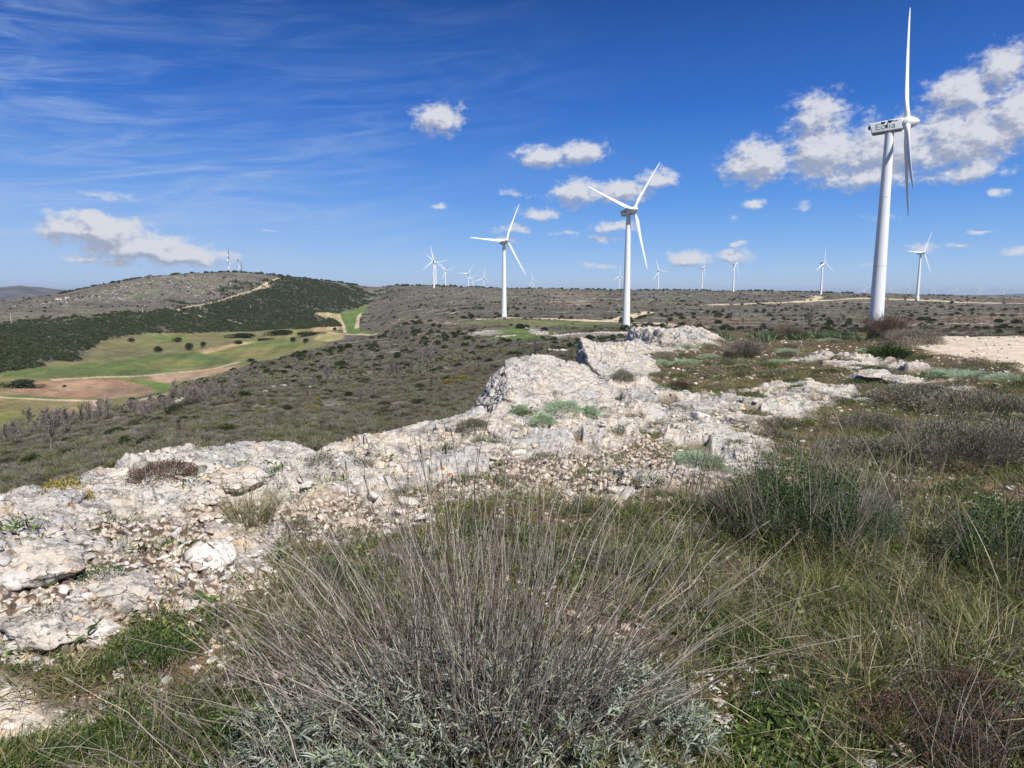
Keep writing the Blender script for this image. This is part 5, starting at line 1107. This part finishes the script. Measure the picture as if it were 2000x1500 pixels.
TP = math.radians(4)
def turbine(px, py_hub, py_base, depth, axis_deg, angs, label, pitch=8, big=False, group='wind turbines on the plateau', scale=None, bend=None):
    """axis_deg: bearing the rotor faces, degrees right of straight back at the camera. angs: blade angles, clockwise from up as seen from the front"""
    dh = pxdir(px, py_hub); hub = np.array([0, 0, EYE])+dh*(depth/dh[1])
    ax = math.radians(axis_deg); yaw = math.atan2(-math.cos(ax), math.sin(ax))
    s = 1.0
    if py_base is not None:
        db = pxdir(px, py_base); zb = EYE+db[2]/db[1]*depth; s = (hub[2]-zb)/TH
        if not .8 < s < 1.2: s = 1.0
    if scale: s = scale
    f = Vector((math.cos(yaw), math.sin(yaw), 0)); over = 4.0*s
    bx_, by_ = hub[0]-f.x*over, hub[1]-f.y*over
    root = empty('wind_turbine', (bx_, by_, hub[2]-TH*s-.33*s), yaw, label=label, cat='wind turbine', group=group); root.scale = (s, s, s)
    tw = obj('tower', ME_T, root)
    na = obj('nacelle', ME_N, root, (0, 0, TH), (0, -TP, 0), (.84, .92, .92)); obj('nacelle_floor', ME_U, na)
    hb_ = obj('rotor_hub', ME_H, root, (4.0, 0, TH+.33), (0, -TP, 0))
    for a in angs:
        # frame: hub local x forward; blade z -> rotate about x
        b = obj('blade', ME_B, root); M = Matrix.Translation((4.0, 0, TH+.33)) @ Matrix.Rotation(-TP, 4, 'Y') @ Matrix.Rotation(math.radians(a), 4, 'X') @ Matrix.Rotation(math.radians(pitch), 4, 'Z')
        b.matrix_local = M
    if big:
        for yy in ((-1,) if big == 1 else (-1, 1)):
            tx = obj('lettering', ME_TX, na, (-4.0, -1.565, -.85), (math.pi/2, 0, 0)); tx['label'] = 'green letters Eolia on the nacelle side'
            obj('maker_mark', ME_TS, na, (.9, -1.57, .95), (math.pi/2, 0, 0))
        for (vx, vz, sx_, sz_) in ((-2.5, 1.2, 1.3, 1.0), (-.55, 1.35, 1.4, 1.0), (-1.3, .2, .75, 1.4)):
            obj('vent', ME_V, na, (vx, -1.49, vz), (0, R(4), 0), (sx_, .3, sz_))
        obj('wind_sensor', ME_R, na, (-4.4, 0, 1.2)); obj('rear_cowl', ME_C, na, (-5.95, 0, .35)); obj('door', ME_D, tw, (0, -1.97, .3))
    return root
turbine(1772, 240, 648, 184, 61, (1, 133, 217), 'nearest and tallest white turbine, lettered nacelle, rotor edge-on at the right', -38, 1)
turbine(1238, 410, 637, 322, 29, (-34, 72, 194), 'second turbine, beside the rocks in the middle with three spread blades', 10, 1)
turbine(989, 470, 621, 480, 26, (-22, 88, 211), 'third turbine, thin tower standing in the grey slope left of centre', 10, 1)
D_ = [(847, 508, 1330, 10, (12, 132, -132), 'tallest of the far turbines at the left of the plateau skyline'),
      (851, 514, 1480, 10, (47, -75, 163), 'far turbine right behind the tallest far one'),
      (870, 528, 1930, 12, (38, -78, 160), 'far turbine third from the left on the skyline'),
      (915, 534, 2000, 15, (-32, 88, 208), 'far turbine fourth from the left, one blade pointing left'),
      (923, 544, 2800, 15, (-45, 75, 195), 'small far turbine half hidden behind its left neighbour'),
      (945, 542.5, 2050, 8, (-8, 112, 232), 'far turbine with a Y rotor just left of the third turbine'),
      (1042, 548, 2450, 10, (15, -105, 135), 'small far turbine right of the third turbine'),
      (1211, 538, 2000, 30, (-3, 117, 237), 'far turbine partly behind the second turbine tower'),
      (1287.5, 529, 1720, 12, (17, -97, 143), 'far turbine right of the second turbine, blade pointing right'),
      (1375, 522, 1660, 58, (-30, 90, 190), 'far turbine seen side-on before the low cloud'),
      (1438, 515, 1400, 52, (0, 125, 215), 'far turbine with an upright blade right of the low cloud'),
      (1611, 513, 1180, 30, (-5, 118, 238), 'far turbine with a Y rotor left of the nearest tower'),
      (1804, 493, 870, 18, (-26, 88, 205), 'far turbine right of the nearest tower, the tallest there')]
for (px, py, dp, ax, an, lb) in D_: turbine(px, py, None, dp, ax, an, lb, 8, 0)
for i, (px, py) in enumerate([(1690, 562), (1742, 565), (1754, 566), (1775, 564), (1817, 565), (1828, 567), (1856, 566), (1869, 568), (1911, 565), (1919, 563), (1961, 565)]):
    an = rng.uniform(0, 120); turbine(px, py, None, 3600+rng.uniform(-300, 700)+400*(i % 3), 15, (an, an+120, an+240), 'tiny turbine on the far right horizon', 8, 0, 'tiny turbines on the far right horizon')

# ------------------------------------------------------------------ hilltop masts
m_red = plain('red_paint', (.40, .07, .05), .6); m_wp = plain('white_paint', (.72, .72, .72), .6); m_dk = plain('dark_steel', (.09, .10, .12), .6)
def lattice(h, w0, w1, z0=0., z1=1.):
    """square lattice section between relative heights"""
    mb = MB(); n = max(2, int((z1-z0)*h/2.2)); zs = np.linspace(z0*h, z1*h, n+1); seg = []
    W_ = lambda z: w0+(w1-w0)*z/h
    for i in range(n):
        a, b = zs[i], zs[i+1]; ca = [(sx*W_(a)/2, sy*W_(a)/2, a) for sx, sy in ((-1, -1), (1, -1), (1, 1), (-1, 1))]; cb = [(sx*W_(b)/2, sy*W_(b)/2, b) for sx, sy in ((-1, -1), (1, -1), (1, 1), (-1, 1))]
        for k in range(4): seg += [(ca[k], cb[k]), (ca[k], cb[(k+1) % 4]), (cb[k], cb[(k+1) % 4])]
    P_ = np.array(seg, float); mb.add(*tubes(P_, np.full((len(P_), 2), .13), 4)); return mb
def dish_mesh():
    V, F = lathe([(0, 0), (.5, .05), (1.0, .3), (1.05, .35), (.5, .12), (0, .08)], 20, 'x'); mb = MB(); mb.add(V, F); return mb.mesh('dish', m_wp)
ME_DI = dish_mesh()
def mast(px, py0, py1, secs, w0, w1, label, dishes=()):
    d = pxdir(px, py1); dep = 1440; x = d[0]/d[1]*dep; y = dep; z = float(height(x, y)); k = dep/FPX; h = (py1-py0)*k+(EYE+d[2]/d[1]*dep-z)
    root = empty('radio_mast', (x, y, z), .5, label=label, cat='radio mast', group='radio masts on the hilltop')
    for i, (a, b, mt) in enumerate(secs): obj('lattice', lattice(h, w0, w1, a, b).mesh('lattice', mt), root)
    for (f, side, s) in dishes: obj('dish', ME_DI, root, (side*1.2, -1.2, f*h), (0, R(-10), R(-90+side*25)), (s, s, s))
    return root
mast(448, 487, 530, [(0, .42, m_wp), (.42, .62, m_red), (.62, 1, m_dk)], 4.2, .6, 'tallest radio mast on the hilltop, hung with white dishes', ((.30, -1, 1.6), (.34, -.2, 1.3), (.5, 1, 1.4), (.58, -1, 1.8), (.76, -1, 1.4), (.2, 1, 1.3), (.45, 1, 1.3)))
mast(466, 494, 531, [(0, .12, m_red), (.12, .32, m_wp), (.32, .42, m_red), (.42, .58, m_wp), (.58, .72, m_red), (.72, 1, m_wp)], 3.6, .5, 'red and white banded radio mast in the middle', ((.36, .6, 1.3), (.42, 1, 1.2), (.3, 0, 1.)))
mast(472.3, 512, 531, [(0, 1, m_dk)], 1.4, .6, 'short dark radio mast at the right of the group')
def hut(px, py, dep, wm, hm, label, wallm, roofm):
    d = pxdir(px, py); x = d[0]/d[1]*dep; z = float(height(x, dep)); root = empty('hut', (x, dep, z-.5), .2, label=label, cat='building')
    obj('walls', bm_mesh('walls', box_bm(-wm/2, wm/2, -2.5, 2.5, 0, hm, .04, 1), wallm, False), root)
    mb = MB(); o_ = .35; V = [[-wm/2-o_, -2.5-o_, hm+.003], [wm/2+o_, -2.5-o_, hm+.003], [wm/2+o_, 2.5+o_, hm+.003], [-wm/2-o_, 2.5+o_, hm+.003], [-wm/2-o_, 0, hm+1.2], [wm/2+o_, 0, hm+1.2]]
    mb.add(V, [[0, 1, 5, 4], [2, 3, 4, 5], [3, 2, 1, 0]]); mb.add(V, [[0, 4, 3], [1, 2, 5]]); obj('roof', mb.mesh('roof', roofm), root)
    obj('door', bm_mesh('door', box_bm(-.5, .5, -2.56, -2.5, .5, 2.6, .01, 1), m_dk, False), root, (wm*.2, 0, 0))
m_wall = plain('stone_wall', (.20, .17, .15), .9, 0, .2, 1); m_tile = plain('roof_tile', (.20, .12, .09), .85, 0, .2, 2); m_whw = plain('white_wall', (.62, .60, .56), .85, 0, .1, 1)
hut(452, 531, 1436, 9, 3.2, 'dark low hut at the foot of the tallest mast', m_wall, m_tile)
hut(118, 612, 1000, 8, 3, 'pale farm building on the left of the forest', m_whw, m_tile)
hut(135, 611, 1010, 6, 2.6, 'second small pale farm building beside the first', m_whw, m_tile)
hut(466, 532, 1430, 3, 2, 'tiny white hut below the banded mast', m_whw, m_wall)
# wooden line poles in the forest
for (px, py, hp, lb) in ((22, 632, 16, 'slim pale post with red base at the left edge of the forest'), (279, 612, 12, 'line pole in the forest left of the hill track'), (392, 606, 9, 'line pole in the forest below the hill track'), (490, 604, 9, 'line pole in the forest right of the hill track')):
    x, y, z = pt(px, py); h = hp*math.hypot(x, y)/FPX; root = empty('line_pole', (x, y, z), 0, label=lb, cat='pole', group='line poles in the forest')
    mb = MB(); mb.add(*tubes(np.array([[[0, 0, 0], [0, 0, h/2], [0, 0, h]]]), np.array([[.25, .2, .15]]), 8)); obj('pole', mb.mesh('pole', m_whw), root)
    mb = MB(); mb.add(*tubes(np.array([[[-.9, 0, h*.93], [0, 0, h*.93], [.9, 0, h*.93]]]), np.full((1, 3), .08), 6)); obj('crossarm', mb.mesh('crossarm', m_dk), root)

# ------------------------------------------------------------------ haze
mh, th, oh = mat('haze')
pv = th.add('ShaderNodeVolumePrincipled', {'Color': (.72, .84, 1, 1), 'Density': 4.5e-5, 'Anisotropy': .2}); th.l.new(pv.outputs[0], oh.inputs['Volume'])
bm = box_bm(-33000, 33000, -33000, 33000, -120, 170)
hz = bpy.data.objects.new('haze', bm_mesh('haze', bm, mh, False)); SC.collection.objects.link(hz); tag(hz, 'thin bluish air fading the far hills', None, None, 'stuff')
